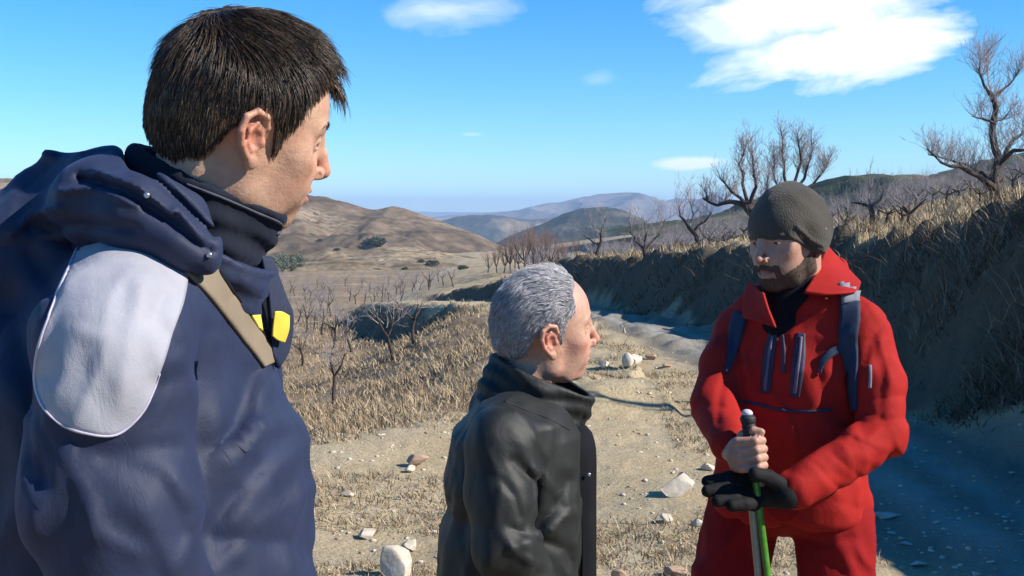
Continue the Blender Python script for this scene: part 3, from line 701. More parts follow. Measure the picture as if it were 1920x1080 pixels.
stone(686, 1010, 36, 20, stone_pale, 'flat white stone between the blue jacket and the black jacket', 19)
stone(778, 880, 44, 26, stone_brown, 'pinkish brown stone at the grassy edge behind the black jacket', 20)
stone(768, 892, 22, 14, stone_pale, 'small white stone lying against the pinkish brown one', 21)
stone(652, 938, 24, 12, stone_pale, 'thin white stone on the shoulder near the blue jacket', 22)
stone(770, 1034, 30, 26, stone_pale, 'yellowish stone close above the large white one', 23)
stone(1188, 690, 30, 34, stone_pale, 'pale rock sticking out of the eroded ledge beyond the old man\'s nose', 24)
stone(1180, 735, 24, 26, stone_pale, 'pale rock at the lower end of the eroded ledge beside the black collar', 25)
stone(1135, 742, 22, 18, stone_pale, 'small rock on the ground just right of the black collar', 26)
stone(1222, 682, 22, 12, stone_brown, 'dark clod on the sunlit shoulder of the track', 27)
stone(1248, 690, 18, 9, stone_brown, 'smaller dark clod right of the other on the sunlit shoulder', 28)
stone(1665, 976, 44, 16, stone_grey, 'grey stone on the shaded track at the hem of the red jacket', 29)
stone(1700, 1026, 26, 9, stone_grey, 'small flat stone on the shaded track, right of the red trouser leg', 30)
stone(1726, 1064, 36, 12, stone_grey, 'thin flat stone on the shaded track close to the bottom edge', 31)
# ================================================================ solid modelling: distance fields -> meshes
def smin(a, b, k):
    h = np.clip(.5 + .5 * (b - a) / k, 0, 1); return b * (1 - h) + a * h - k * h * (1 - h)
def smax(a, b, k): return -smin(-a, -b, k)
def sph(Q, c, r): return np.linalg.norm(Q - np.asarray(c), axis=-1) - r
def ell(Q, c, r, Rm=None):
    q = Q - np.asarray(c, float)
    if Rm is not None: q = q @ Rm
    r = np.asarray(r, float); k0 = np.linalg.norm(q / r, axis=-1); k1 = np.linalg.norm(q / (r * r), axis=-1)
    return k0 * (k0 - 1) / np.maximum(k1, 1e-9)
def cap(Q, a, b, ra, rb=None):
    a = np.asarray(a, float); b = np.asarray(b, float); rb = ra if rb is None else rb
    ab = b - a; t = np.clip(((Q - a) @ ab) / max(ab @ ab, 1e-12), 0, 1)
    return np.linalg.norm(Q - a - t[..., None] * ab, axis=-1) - (ra + (rb - ra) * t)
def chain(Q, pts, rs, k=.01):
    d = None
    for i in range(len(pts) - 1):
        e = cap(Q, pts[i], pts[i + 1], rs[i], rs[i + 1]); d = e if d is None else smin(d, e, k)
    return d
def rotm(yaw, pitch=0, roll=0):
    """columns: forward, left, up in world"""
    M = Matrix.Rotation(yaw, 3, 'Z') @ Matrix.Rotation(-pitch, 3, 'Y') @ Matrix.Rotation(roll, 3, 'X')
    return np.array(M)
def axis(*parts):
    """(start, stop, step) runs -> one increasing axis"""
    out = []
    for a, b, s in parts: out.append(np.linspace(a, b, max(2, int(round((b - a) / s)) + 1))[:-1])
    out.append([parts[-1][1]]); return np.concatenate(out)
def surf(f, xs, ys, zs, refine=None, B=8, slack=1.5, chunk=350000):
    nx, ny, nz = len(xs), len(ys), len(zs)
    bi = [np.arange(0, n, B) for n in (nx, ny, nz)]
    def cen(ax, b): lo = ax[b]; hi = ax[np.minimum(b + B, len(ax) - 1)]; return (lo + hi) / 2, (hi - lo) / 2
    (cx, hx), (cy, hy), (cz, hz_) = cen(xs, bi[0]), cen(ys, bi[1]), cen(zs, bi[2])
    C3 = np.stack(np.meshgrid(cx, cy, cz, indexing='ij'), -1); H3 = np.stack(np.meshgrid(hx, hy, hz_, indexing='ij'), -1)
    fc = np.concatenate([f(c) for c in np.array_split(C3.reshape(-1, 3), max(1, C3.size // 3 // chunk + 1))]).reshape(C3.shape[:3])
    hd = np.linalg.norm(H3, axis=-1)
    D = np.repeat(np.repeat(np.repeat(np.where(fc < 0, -1., 1.).astype(np.float32), B, 0), B, 1), B, 2)[:nx, :ny, :nz].copy()
    keep = np.abs(fc) < hd * slack + .02
    K = np.repeat(np.repeat(np.repeat(keep, B, 0), B, 1), B, 2)[:nx, :ny, :nz]
    ii = np.nonzero(K); Q = np.stack([xs[ii[0]], ys[ii[1]], zs[ii[2]]], -1)
    vals = np.concatenate([f(c) for c in np.array_split(Q, max(1, len(Q) // chunk + 1))]); D[ii] = vals
    S = D < 0
    cell = S[:-1, :-1, :-1]; allin = cell.copy(); anyin = cell.copy()
    for a in (0, 1):
        for b in (0, 1):
            for c in (0, 1):
                t = S[a:nx - 1 + a, b:ny - 1 + b, c:nz - 1 + c]; allin = allin & t; anyin = anyin | t
    act = anyin & ~allin; ci = np.nonzero(act); n = len(ci[0])
    ids = -np.ones(act.shape, dtype=np.int64); ids[ci] = np.arange(n)
    acc = np.zeros((n, 3)); cnt = np.zeros(n)
    corners = [(a, b, c) for a in (0, 1) for b in (0, 1) for c in (0, 1)]
    for p in corners:
        for ax in range(3):
            if p[ax]: continue
            q = list(p); q[ax] = 1
            i0 = (ci[0] + p[0], ci[1] + p[1], ci[2] + p[2]); i1 = (ci[0] + q[0], ci[1] + q[1], ci[2] + q[2])
            d0 = D[i0].astype(float); d1 = D[i1].astype(float); m = (d0 < 0) != (d1 < 0)
            t = np.where(m, d0 / np.where(m, d0 - d1, 1), 0)
            P0 = np.stack([xs[i0[0]], ys[i0[1]], zs[i0[2]]], -1); P1 = np.stack([xs[i1[0]], ys[i1[1]], zs[i1[2]]], -1)
            acc[m] += (P0 + (P1 - P0) * t[:, None])[m]; cnt[m] += 1
    V = acc / np.maximum(cnt, 1)[:, None]
    Fs = []
    for ax in range(3):
        s0 = [slice(1, -1)] * 3; s1 = [slice(1, -1)] * 3; s0[ax] = slice(0, -1); s1[ax] = slice(1, None)
        A = S[tuple(s0)]; Bm = S[tuple(s1)]; ch = A != Bm; e = list(np.nonzero(ch)); flip = A[ch]
        off = [1, 1, 1]; off[ax] = 0; e = [e[i] + off[i] for i in range(3)]
        u, v = (ax + 1) % 3, (ax + 2) % 3; quad = []
        for du, dv in ((-1, -1), (0, -1), (0, 0), (-1, 0)):
            g = [x.copy() for x in e]; g[u] += du; g[v] += dv; quad.append(ids[tuple(g)])
        q = np.stack(quad, -1); q = np.where(flip[:, None], q, q[:, ::-1]); Fs.append(q)
    F = np.concatenate(Fs); F = F[(F >= 0).all(1)]
    g = refine or f
    for it in range(2):
        V = newton(g, V, .006)
    return V, F
def grad(f, V, e=.0008):
    k = np.array([[1, -1, -1], [-1, -1, 1], [-1, 1, -1], [1, 1, 1]], float); G = 0
    for kk in k: G = G + kk * f(V + kk * e)[:, None]
    return G / (4 * e)
def newton(f, V, lim):
    G = grad(f, V); d = f(V); s = -(d / np.maximum((G * G).sum(1), .2))
    return V + np.clip(s, -lim, lim)[:, None] * G
def trace(f, O, d, tmax=1.2, steps=60):
    """march points O along unit direction d (per point or shared) on to the surface f = 0"""
    t = np.zeros(len(O)); d = np.broadcast_to(d, O.shape)
    for _ in range(steps):
        v = f(O + d * t[:, None]); t = t + np.clip(v * .8, -.02, .08); t = np.minimum(t, tmax)
    return O + d * t[:, None]
def unit(v): return v / np.maximum(np.linalg.norm(v, axis=-1, keepdims=True), 1e-12)
def shell(V, Nn, quads, off, thick):
    """closed thin shell: outer layer V + N*off, inner layer V + N*(off-thick)"""
    n = len(V); A = V + Nn * off; Bq = V + Nn * (off - thick)
    from collections import Counter
    E = {}
    for f in quads:
        for i in range(len(f)):
            a, b = f[i], f[(i + 1) % len(f)]; E[(a, b)] = 1
    rim = [(a, b) for (a, b) in E if (b, a) not in E]
    F = [tuple(f) for f in quads] + [tuple(x + n for x in f[::-1]) for f in quads] + [(b, a, a + n, b + n) for a, b in rim]
    return np.vstack([A, Bq]), F
def resample(poly, n, closed=True):
    p = np.array(poly, float); q = np.vstack([p, p[:1]]) if closed else p
    # Catmull-Rom for smooth outlines
    m = len(p); out = []
    segs = m if closed else m - 1
    for i in range(segs):
        if closed: p0, p1, p2, p3 = p[i - 1], p[i], p[(i + 1) % m], p[(i + 2) % m]
        else: p0, p1, p2, p3 = p[max(i - 1, 0)], p[i], p[i + 1], p[min(i + 2, m - 1)]
        t = np.linspace(0, 1, 16, endpoint=False)[:, None]
        out.append(.5 * ((2 * p1) + (-p0 + p2) * t + (2 * p0 - 5 * p1 + 4 * p2 - p3) * t ** 2 + (-p0 + 3 * p1 - 3 * p2 + p3) * t ** 3))
    out = np.vstack(out + ([out[0][:1]] if closed else [p[-1:]]))
    s = np.concatenate([[0], np.cumsum(np.linalg.norm(np.diff(out, axis=0), axis=1))])
    t = np.linspace(0, s[-1], n, endpoint=not closed)
    return np.stack([np.interp(t, s, out[:, k]) for k in range(out.shape[1])], -1)
def rays(pp, D0):
    O = np.array([P(a, b, D0) for a, b in pp]); d = unit(O - np.array([0, 0, CAMZ])); return O, d
def patch(name, f, outline, D0, mat, parent, off=.003, thick=.004, rings=14, n=90, smooth_outline=True):
    """cloth patch cut to an outline and laid on the surface f as the eye of the tailor sees it from the side"""
    ol = resample(outline, n) if smooth_outline else resample_lin(outline, n)
    c = ol.mean(0); pp = [c]; 
    for k in range(1, rings + 1): pp += list(c + (ol - c) * (k / rings))
    pp = np.array(pp); O, d = rays(pp, D0); V = trace(f, O, d); Nn = unit(grad(f, V, .002))
    F = [(0, 1 + j, 1 + (j + 1) % n) for j in range(n)]
    for k in range(rings - 1):
        a = 1 + k * n; b = a + n
        F += [(a + j, b + j, b + (j + 1) % n, a + (j + 1) % n) for j in range(n)]
    # orientation towards the eye
    f0 = F[0]; nn = np.cross(V[f0[1]] - V[f0[0]], V[f0[2]] - V[f0[0]])
    if nn @ d[0] > 0: F = [t[::-1] for t in F]
    V2, F2 = shell(V, Nn, F, off, thick); return mesh_obj(name, V2, F2, mat, parent)
def resample_lin(poly, n):
    p = np.array(poly, float); q = np.vstack([p, p[:1]]); s = np.concatenate([[0], np.cumsum(np.linalg.norm(np.diff(q, axis=0), axis=1))])
    t = np.linspace(0, s[-1], n, endpoint=False); return np.stack([np.interp(t, s, q[:, k]) for k in (0, 1)], -1)
def band(name, f, line, width, D0, mat, parent, off=.004, thick=.006, n=60, m=5):
    """strap or zip along a line, laid on the surface f; width in photograph pixels (number or per point)"""
    w = np.interp(np.linspace(0, 1, n), np.linspace(0, 1, len(line)), width if hasattr(width, '__len__') else [width] * len(line))
    L = resample(line, n, closed=False); T = np.gradient(L, axis=0); T /= np.linalg.norm(T, axis=1, keepdims=True); S = np.stack([-T[:, 1], T[:, 0]], -1)
    pp = np.concatenate([L + S * (w * (k / (m - 1) - .5))[:, None] for k in range(m)]); O, d = rays(pp, D0)
    V = trace(f, O, d); Nn = unit(grad(f, V, .002)); I = np.arange(n * m).reshape(m, n)
    F = [(I[a, b], I[a, b + 1], I[a + 1, b + 1], I[a + 1, b]) for a in range(m - 1) for b in range(n - 1)]
    f0 = F[0]; nn = np.cross(V[f0[1]] - V[f0[0]], V[f0[2]] - V[f0[0]])
    if nn @ d[0] > 0: F = [t[::-1] for t in F]
    V2, F2 = shell(V, Nn, F, off, thick); return mesh_obj(name, V2, F2, mat, parent)
def sheet(name, rows, thick, mat, parent, n=24, m=24):
    """thick curved sheet through a grid of world points"""
    G = np.array(rows, float)
    def up(A, k):   # smooth upsampling on axis 0
        return np.stack([resample(A[:, j], k, closed=False) for j in range(A.shape[1])], 1)
    G = up(G, m); G = up(G.transpose(1, 0, 2), n).transpose(1, 0, 2)
    du = np.gradient(G, axis=0); dv = np.gradient(G, axis=1); Nn = unit(np.cross(du, dv)).reshape(-1, 3)
    I = np.arange(m * n).reshape(m, n); F = [(I[a, b], I[a + 1, b], I[a + 1, b + 1], I[a, b + 1]) for a in range(m - 1) for b in range(n - 1)]
    V2, F2 = shell(G.reshape(-1, 3), Nn, F, thick / 2, thick); return mesh_obj(name, V2, F2, mat, parent)
def fold(px, py, line, w, amp):
    d = None
    for (a, b), (c, e) in zip(line[:-1], line[1:]):
        ux, uy = c - a, e - b; t = np.clip(((px - a) * ux + (py - b) * uy) / (ux * ux + uy * uy), 0, 1)
        q = (px - a - t * ux) ** 2 + (py - b - t * uy) ** 2; d = q if d is None else np.minimum(d, q)
    return amp * np.exp(1 - np.sqrt(d / (w * w) * 1.8 + 1) ) * np.exp(-d / (w * w) * .35)
def loft(Q, tab, Rm, org, pw=2.3):
    """upright body of superelliptic sections: tab rows (z, forward offset, half depth, half width, side offset)"""
    t = np.array(tab, float); q = (Q - np.array([org[0], org[1], 0])) @ Rm; z = Q[..., 2]
    o = np.argsort(t[:, 0]); t = t[o]
    cx, a, b, cy = (np.interp(z, t[:, 0], t[:, k]) for k in (1, 2, 3, 4))
    r = (np.abs((q[..., 0] - cx) / a) ** pw + np.abs((q[..., 1] - cy) / b) ** pw) ** (1 / pw)
    d = (r - 1) * np.minimum(a, b)
    return smax(smax(d, t[0, 0] - z, .03), z - t[-1, 0], .04)
def creases(Q, a1=.003, s1=.06, a2=.0012, s2=.022, seed=0, st=(1, 1, .55)):
    q = Q * np.array(st); w = q + .5 * s1 * np.stack([vnoise(q / s1 / 1.3 + 5, seed), vnoise(q / s1 / 1.3 + 9, seed + 1), vnoise(q / s1 / 1.3 + 13, seed + 2)], -1)
    n1 = 1 - 2.2 * np.abs(vnoise(w / s1, seed + 3)); n2 = 1 - 2.2 * np.abs(vnoise(w / s2, seed + 4))
    m = np.clip(.55 + .8 * vnoise(Q / .12, seed + 6), 0, 1.2)
    n3 = 1 - 3 * np.abs(vnoise(w * np.array([1, 1, 1.7]) / (s1 * .45), seed + 8)); n3 = np.maximum(n3, -.4)
    return a1 * n1 * m + a2 * n2 * m + a1 * .22 * n3 * (1 - m * .6)
def drape(Q, along, sp, amp, seed, ctr=0.0):
    """long tension folds running along a direction: sharp crests, wide valleys"""
    al = unit(np.array(along, float)); u = unit(np.cross(al, [.1, 1, .05])); v = np.cross(al, u)
    w = .55 * vnoise(Q / (sp * 2.6) + 3.3, seed + 5)
    c = np.stack([Q @ u / sp + w, Q @ v / (sp * 1.6) + w, Q @ al / (sp * 4.5) + .4 * w], -1)
    n = 1 - 2.4 * np.abs(vnoise(c, seed)); m = sstep(-.25, .45, vnoise(Q / (sp * 2.2), seed + 2) + ctr)
    return amp * n * m
def strands(name, starts, dirf, length, r, mat, parent, rnd, steps=5, jit=.12, lift=0.0, normf=None, sides=3):
    """tapering hairs; dirf(points) gives the combing direction"""
    n = len(starts); p = starts.copy(); L = length * rnd.uniform(.65, 1.2, n) if np.isscalar(length) else length
    j = rnd.normal(0, jit, (n, 3)); pts = [p.copy()]
    for s in range(steps):
        d = dirf(p, s / steps)
        if normf is not None: d = d + normf(p) * lift * (1 - .9 * s / steps)
        d = unit(d + j); p = p + d * (L / steps)[:, None]; pts.append(p.copy())
    pts = np.stack(pts, 1); T = unit(np.gradient(pts, axis=1)); up = np.array([.3, .5, .8]); U = unit(np.cross(T, up)); W = np.cross(T, U)
    rr = r * (1 - np.linspace(0, .85, steps + 1)); a = np.arange(sides) * 2 * math.pi / sides
    ring = (U[:, :, None] * np.cos(a)[None, None, :, None] + W[:, :, None] * np.sin(a)[None, None, :, None]) * rr[None, :, None, None]
    V = (pts[:, :, None] + ring).reshape(-1, 3)
    base = (np.arange(n) * (steps + 1) * sides)[:, None, None, None]; s = (np.arange(steps) * sides)[None, :, None, None]; k = np.arange(sides)[None, None, :, None]; k2 = (k + 1) % sides
    F = np.concatenate([base + s + k, base + s + k2, base + s + sides + k2, base + s + sides + k], -1).reshape(-1, 4)
    return mesh_obj(name, V, F, mat, parent)
def sample_mesh(V, F, n, rnd, w=None):
    a = V[F[:, 0]]; b = V[F[:, 1]]; c = V[F[:, 2]]; ar = np.linalg.norm(np.cross(b - a, c - a), axis=1)
    if w is not None: ar = ar * w((a + c) / 2)
    i = rnd.choice(len(F), n, p=ar / ar.sum()); u, v = rnd.random((2, n, 1)); q = a[i] + (b[i] - a[i]) * u + (V[F[i, 3]] - a[i]) * v
    return q

# ---------------------------------------------------------------- heads
def ear_sdf(q, side):
    e = np.stack([q[..., 0] + .002, q[..., 1] * side - .0715, q[..., 2] - .002], -1)
    c, s = math.cos(.16), math.sin(.16)
    e = np.stack([c * e[..., 0] + s * e[..., 2], e[..., 1], -s * e[..., 0] + c * e[..., 2]], -1)
    hel = [(.006, .000, .002), (.012, .006, .014), (.008, .011, .027), (-.005, .015, .033), (-.018, .018, .026), (-.0225, .019, .010), (-.019, .017, -.006), (-.011, .012, -.019), (-.004, .008, -.027)]
    d = chain(e, hel, [.003, .0036, .0037, .0038, .004, .004, .0037, .0035, .004], .002)
    pl = ell(e, (-.007, .007, .006), (.016, .0042, .027)); pl = smax(pl, -ell(e, (-.001, .014, -.001), (.0095, .0095, .012)), .003)
    pl = smax(pl, -ell(e, (-.004, .0175, .021), (.007, .0085, .006)), .003)
    d = smin(d, pl, .0025)
    d = smin(d, chain(e, [(-.002, .011, .019), (-.011, .0135, .010), (-.0125, .0135, -.004), (-.006, .011, -.0135)], [.0026] * 4, .003), .003)
    d = smin(d, ell(e, (.0075, .005, -.004), (.0045, .005, .006)), .003)
    d = smin(d, ell(e, (-.003, .0075, -.027), (.0085, .0045, .0095)), .004)
    d = smin(d, cap(e, (.0, -.004, .012), (-.003, -.004, -.012), .008), .008)
    return d
def head_sdf(q, ears=1.0, jaw=1.0, nose=1.0, mouth=0.0, cheek=1.0, nosetip=(0, 0), brow=1.0, lids=.55):
    x, y, z = q[..., 0], q[..., 1], q[..., 2]; m = np.stack([x, np.abs(y), z], -1)
    d = ell(q, (-.004, 0, .036), (.094, .0745, .093))
    d = smin(d, ell(q, (.030, 0, .040), (.070, .066, .070)), .03)
    d = smin(d, ell(q, (.042, 0, -.025), (.056, .0545 * cheek, .072)), .03)
    d = smin(d, chain(m, [(.006, .052 * jaw, -.030), (.010, .050 * jaw, -.062), (.046, .036, -.084), (.078, .010, -.094)], [.018, .017, .015, .015], .02), .025)
    d = smin(d, ell(q, (.083, 0, -.086), (.018, .021, .016)), .016)                  # chin
    d = smin(d, sph(m, (.066, .044 * cheek, -.010), .017), .03); d = smin(d, ell(m, (.056, .036, -.046), (.030, .020, .032)), .02)                       # cheek bones
    d = smin(d, cap(m, (.0935, .008, .031), (.080, .046, .030), .0105 * brow, .0085), .014)   # brows
    d = smin(d, ell(q, (.082, 0, -.052), (.027, .036, .030)), .02)
    d = smin(d, cap(m, (.092, .012, .0), (.094, .020, -.026), .010), .014)                 # muzzle
    d = smax(d, -sph(m, (.108, .033, .012), .0185), .014)
    d = smax(d, -sph(m, (.099, .054, .008), .017), .014)                            # sockets
    
    nt_ = np.array([.1235 * (1 + .0 * nose) + nosetip[0], 0, -.022 + nosetip[1]])
    nb = chain(q, [(.096, 0, .026), (.104, 0, .014), (.1135, 0, -.003), nt_], [.0075, .0075, .0082, .0100], .006)
    d = smin(d, nb, .011)
    d = smin(d, ell(m, (nt_[0] - .0135, .0135, nt_[2] - .004), (.0105, .0072, .0082)), .006)
    d = smin(d, ell(q, (nt_[0] - .012, 0, nt_[2] - .009), (.013, .006, .006)), .005)
    d = smax(d, -cap(m, (nt_[0] - .009, .0072, nt_[2] - .013), (nt_[0] - .013, .006, nt_[2] - .004), .0036), .003)
    # lids: a sphere around the eyeball, opened by a slit
    lid = sph(m, (.0795, .0325, .0125), .0150)
    slit = np.maximum(np.abs(z - .0115 + .12 * (np.abs(y) - .0325) ** 2 / .01) - .0052 * lids, .086 - x)
    lid = smax(lid, -slit, .0022); d = smin(d, lid, .004)
    d = smax(d, -chain(m, [(.1125, .019, -.026), (.106, .0285, -.042), (.098, .034, -.060)], [.0022, .0026, .002], .004), .006)
    # lips
    up = chain(m, [(.1095, 0, -.0505), (.1065, .010, -.0505), (.096, .024, -.0535)], [.0058, .0056, .003], .004)
    lo = chain(m, [(.1065, 0, -.0615 - mouth), (.1035, .012, -.0605 - mouth * .8), (.095, .023, -.0545 - mouth * .3)], [.0068, .0062, .003], .004)
    d = smin(d, up, .005); d = smin(d, lo, .005)
    gr = chain(m, [(.117, 0, -.0556 - mouth * .5), (.111, .012, -.0552 - mouth * .45), (.099, .0255, -.0548)], [.0012 + mouth * .5 + .004] + [.0008 + mouth * .35 + .003, .0012], .002)
    d = smax(d, -gr, .0025)
    d = smax(d, -cap(q, (.113, 0, -.036), (.1145, 0, -.044), .0035), .005)           # philtrum
    for sd_ in (1, -1):
        c_ = np.array([-.008, .072 * sd_, .0]); d = smin(d, ear_sdf((q - c_) / ears + c_, sd_) * ears, .003)
    return d
def skin_mat(name, c, red, sss=.12, stub=(.16, .11, .085)):
    m, nt, b = new_mat(name)
    n = noise(nt, 26, 4, .6); n2 = noise(nt, 330, 3, .6); n3 = noise(nt, 90, 3, .6); n4 = noise(nt, 900, 2, .5)
    cc = mixc(nt, ramp(nt, n, [(.35, (0, 0, 0)), (.7, (1, 1, 1))]), c, red); cc = mixc(nt, ramp(nt, n3, [(.35, (.3, .3, .3)), (.6, (0, 0, 0))]), cc, tuple(v * .6 for v in c))
    at = N(nt, 'ShaderNodeAttribute', attribute_name='complexion'); sp = N(nt, 'ShaderNodeSeparateColor'); nt.links.new(at.outputs['Color'], sp.inputs[0])
    cc = mixc(nt, M_(nt, 'MULTIPLY', sp.outputs[0], .6), cc, (c[0] * .98, c[1] * .48, c[2] * .42))
    cc = mixc(nt, M_(nt, 'MULTIPLY', sp.outputs[1], M_(nt, 'ADD', M_(nt, 'MULTIPLY', n4, .9), .1), clamp=True), cc, stub)
    cc = mixc(nt, M_(nt, 'MULTIPLY', sp.outputs[2], .75), cc, (c[0] * .72, c[1] * .36, c[2] * .38))
    nt.links.new(cc, b.inputs['Base Color']); b.inputs['Roughness'].default_value = .5; b.inputs['Specular IOR Level'].default_value = .4
    b.inputs['Subsurface Weight'].default_value = sss; b.inputs['Subsurface Radius'].default_value = (1, .35, .2); b.inputs['Subsurface Scale'].default_value = .006
    p = bump(nt, b, n2, .45, .0012); bump(nt, b, n3, .35, .003, p); return m
def complexion(ob, V, o, Rh, s, stub):
    """natural colouring of a face: ruddy ears, nose and cheeks (R), beard stubble (G), lips (B)"""
    q = (V - o) @ Rh / s; x, y, z = q[:, 0], np.abs(q[:, 1]), q[:, 2]
    g = lambda cx, cy, cz, r: np.exp(-((x - cx) ** 2 + (y - cy) ** 2 + (z - cz) ** 2) / (r * r))
    fl = 1.1 * g(-.012, .085, .004, .030) + .8 * g(.12, 0, -.02, .016) + .45 * g(.085, .042, -.015, .022) + .3 * g(.09, 0, -.09, .02)
    ch = np.interp(x, [.0, .012, .03, .055, .08, .12], [.0, .0, -.035, -.045, -.040, -.038])
    st = sstep(.006, -.008, z - ch) * sstep(-.03, .004, x) * sstep(-.14, -.10, z) * stub
    lp = sstep(.0085, .0055, np.abs(z + .0562 - .0015)) * sstep(.027, .022, y) * sstep(.094, .099, x)
    me = ob.data; a = me.color_attributes.new('complexion', 'FLOAT_COLOR', 'POINT')
    a.data.foreach_set('color', np.stack([np.clip(fl, 0, 1), np.clip(st * (1 - lp), 0, 1), np.clip(lp, 0, 1), np.ones(len(V))], -1).astype(np.float32).ravel())
def cloth_mat(name, c, var=.85, rough=.7, weave=900, bs=.25, spec=.3, sheen=.0):
    m, nt, b = new_mat(name)
    n = noise(nt, 18, 5, .6); w = noise(nt, weave, 2, .5); lf = noise(nt, 120, 4, .7)
    nt.links.new(mixc(nt, ramp(nt, n, [(.3, (0, 0, 0)), (.7, (1, 1, 1))]), tuple(v * var for v in c), c), b.inputs['Base Color'])
    b.inputs['Roughness'].default_value = rough; b.inputs['Specular IOR Level'].default_value = spec; b.inputs['Sheen Weight'].default_value = sheen; b.inputs['Sheen Tint'].default_value = (min(1, c[0] * 9), min(1, c[1] * 9), min(1, c[2] * 9), 1)
    wr = noise(nt, 26, 3, .55, dist=1.6, stretch=(1, 1, .6))
    p = bump(nt, b, w, bs, .0008); p = bump(nt, b, lf, .15, .001, p); bump(nt, b, wr, .22, .006, p); return m
def hair_mat(name, stops, rough=.45, spec=.4):
    m, nt, b = new_mat(name); g = nt.nodes.new('ShaderNodeNewGeometry')
    nt.links.new(ramp(nt, g.outputs['Random Per Island'], stops), b.inputs['Base Color']); b.inputs['Roughness'].default_value = rough; b.inputs['Specular IOR Level'].default_value = spec
    return m
def ball(name, c, r, mat, parent, Rm=np.eye(3), sc=(1, 1, 1)):
    return mesh_obj(name, (V3 * r * np.array(sc)) @ Rm.T + c, F3, mat, parent)
eye_white = simple_mat('eye_white', (.62, .58, .55), (.7, .66, .62), 50, .15, 0); iris_m = simple_mat('iris', (.03, .018, .01), (.08, .045, .02), 400, .1, 0)
def add_eyes(parent, o, Rm, s, look=(1, 0, 0)):
    look = unit(np.array(look, float))
    for side in (1, -1):
        c = o + Rm @ (np.array([.0785, .0325 * side, .0125]) * s); e = ball('eye', c, .0128 * s, eye_white, parent, Rm)
        z = np.array([0, 0, 1.]); u = unit(np.cross(look, z)); w = np.cross(u, look); L = np.stack([look, u, w], 1)
        i = mesh_obj('iris', ((V3 * .0064 * s * np.array([.35, 1, 1])) @ L.T) @ Rm.T + c + Rm @ look * .0112 * s, F3, iris_m, e)
def brow_strands(parent, o, Rm, s, mat, rnd, f, n=260, L=.010):
    t = rnd.random(n); side = np.where(rnd.random(n) < .5, 1, -1)
    q = np.stack([np.full(n, .14), side * (.010 + .041 * t), .0315 + .007 * np.sin(t * 2.6) + rnd.normal(0, .0018, n)], -1)
    O = o + (q * s) @ Rm.T; V = trace(f, O, -Rm[:, 0], .2, 40)
    dl = np.stack([-.25 - .6 * t, side * (.8 + 0 * t), .35 - .7 * t], -1) @ Rm.T
    dm = {'d': unit(dl)}
    return strands('eyebrow', V, lambda p, k: dm['d'], L * s, .0005 * s, mat, parent, rnd, 3, .12)
# ================================================================ person 1: young man, navy jacket, seen from his right side
navy = cloth_mat('navy_shell', (.018, .026, .060), .7, .65, 700, .25, .3, .16)
patch_m = cloth_mat('light_grey_panel', (.34, .34, .385), .85, .8, 800, .4, .2)
fleece = cloth_mat('dark_fleece', (.014, .017, .028), .7, .95, 500, .6, .15, .2)
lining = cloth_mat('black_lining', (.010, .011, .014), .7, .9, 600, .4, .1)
tanstrap = cloth_mat('tan_webbing', (.22, .175, .125), .85, .85, 1200, .6, .15)
yellow = cloth_mat('yellow_reflective', (.72, .52, .06), .95, .5, 600, .2, .4)
metal = simple_mat('snap_metal', (.35, .36, .40), (.5, .5, .55), 50, .3, 0); metal.node_tree.nodes['Principled BSDF'].inputs['Metallic'].default_value = .8
trous_d = cloth_mat('dark_trousers', (.03, .032, .04), .8, .8); boot_m = simple_mat('brown_boots', (.05, .035, .025), (.10, .07, .05), 30, .7, .3)
skin1 = skin_mat('skin_fair', (.50, .315, .215), (.50, .26, .18))
hair1 = hair_mat('brown_hair', [(0, (.016, .011, .008)), (.5, (.045, .031, .023)), (.85, (.10, .068, .048)), (1, (.20, .14, .09))], .38)
haircap1 = simple_mat('brown_hair_root', (.008, .006, .005), (.022, .016, .013), 60, .7, .4, .004, stretch=(1, 1, .3))

def legs_sdf(Q, hipc, lat, ground, hz, r=.088, spread=.1, lean=(0, 0), knee=None):
    d = None
    for s in (1, -1):
        h = np.array([hipc[0], hipc[1], hz]) + lat * s * .085; a = np.array([hipc[0] + lean[0], hipc[1] + lean[1], ground + .09]) + lat * s * spread
        k = (h + a) / 2 + (np.array([0, 0, .02]) if knee is None else np.array(knee[0 if s > 0 else 1]))
        e = chain(Q, [h, k, a], [r, r * .72, r * .55], .03); d = e if d is None else smin(d, e, .03)
    return d
def boot(parent, a, fwd, ground, mat):
    a = np.array([a[0], a[1], ground])
    def fn(Q):
        d = cap(Q, a + [0, 0, .07], a + [0, 0, .19], .055, .06)
        d = smin(d, cap(Q, a + fwd * -.03 + [0, 0, .05], a + fwd * .16 + [0, 0, .04], .048, .042), .03)
        return smax(d, a[2] + .004 - Q[..., 2], .006)
    V, F = surf(fn, axis((a[0] - .26, a[0] + .26, .009)), axis((a[1] - .26, a[1] + .26, .009)), axis((a[2] - .02, a[2] + .28, .009)))
    mesh_obj('boot', V, F, mat, parent)
def boots(parent, hipc, lat, fwd, ground, spread, lean, mat):
    for s in (1, -1): boot(parent, np.array([hipc[0] + lean[0], hipc[1] + lean[1], ground]) + lat * s * spread, fwd, ground, mat)

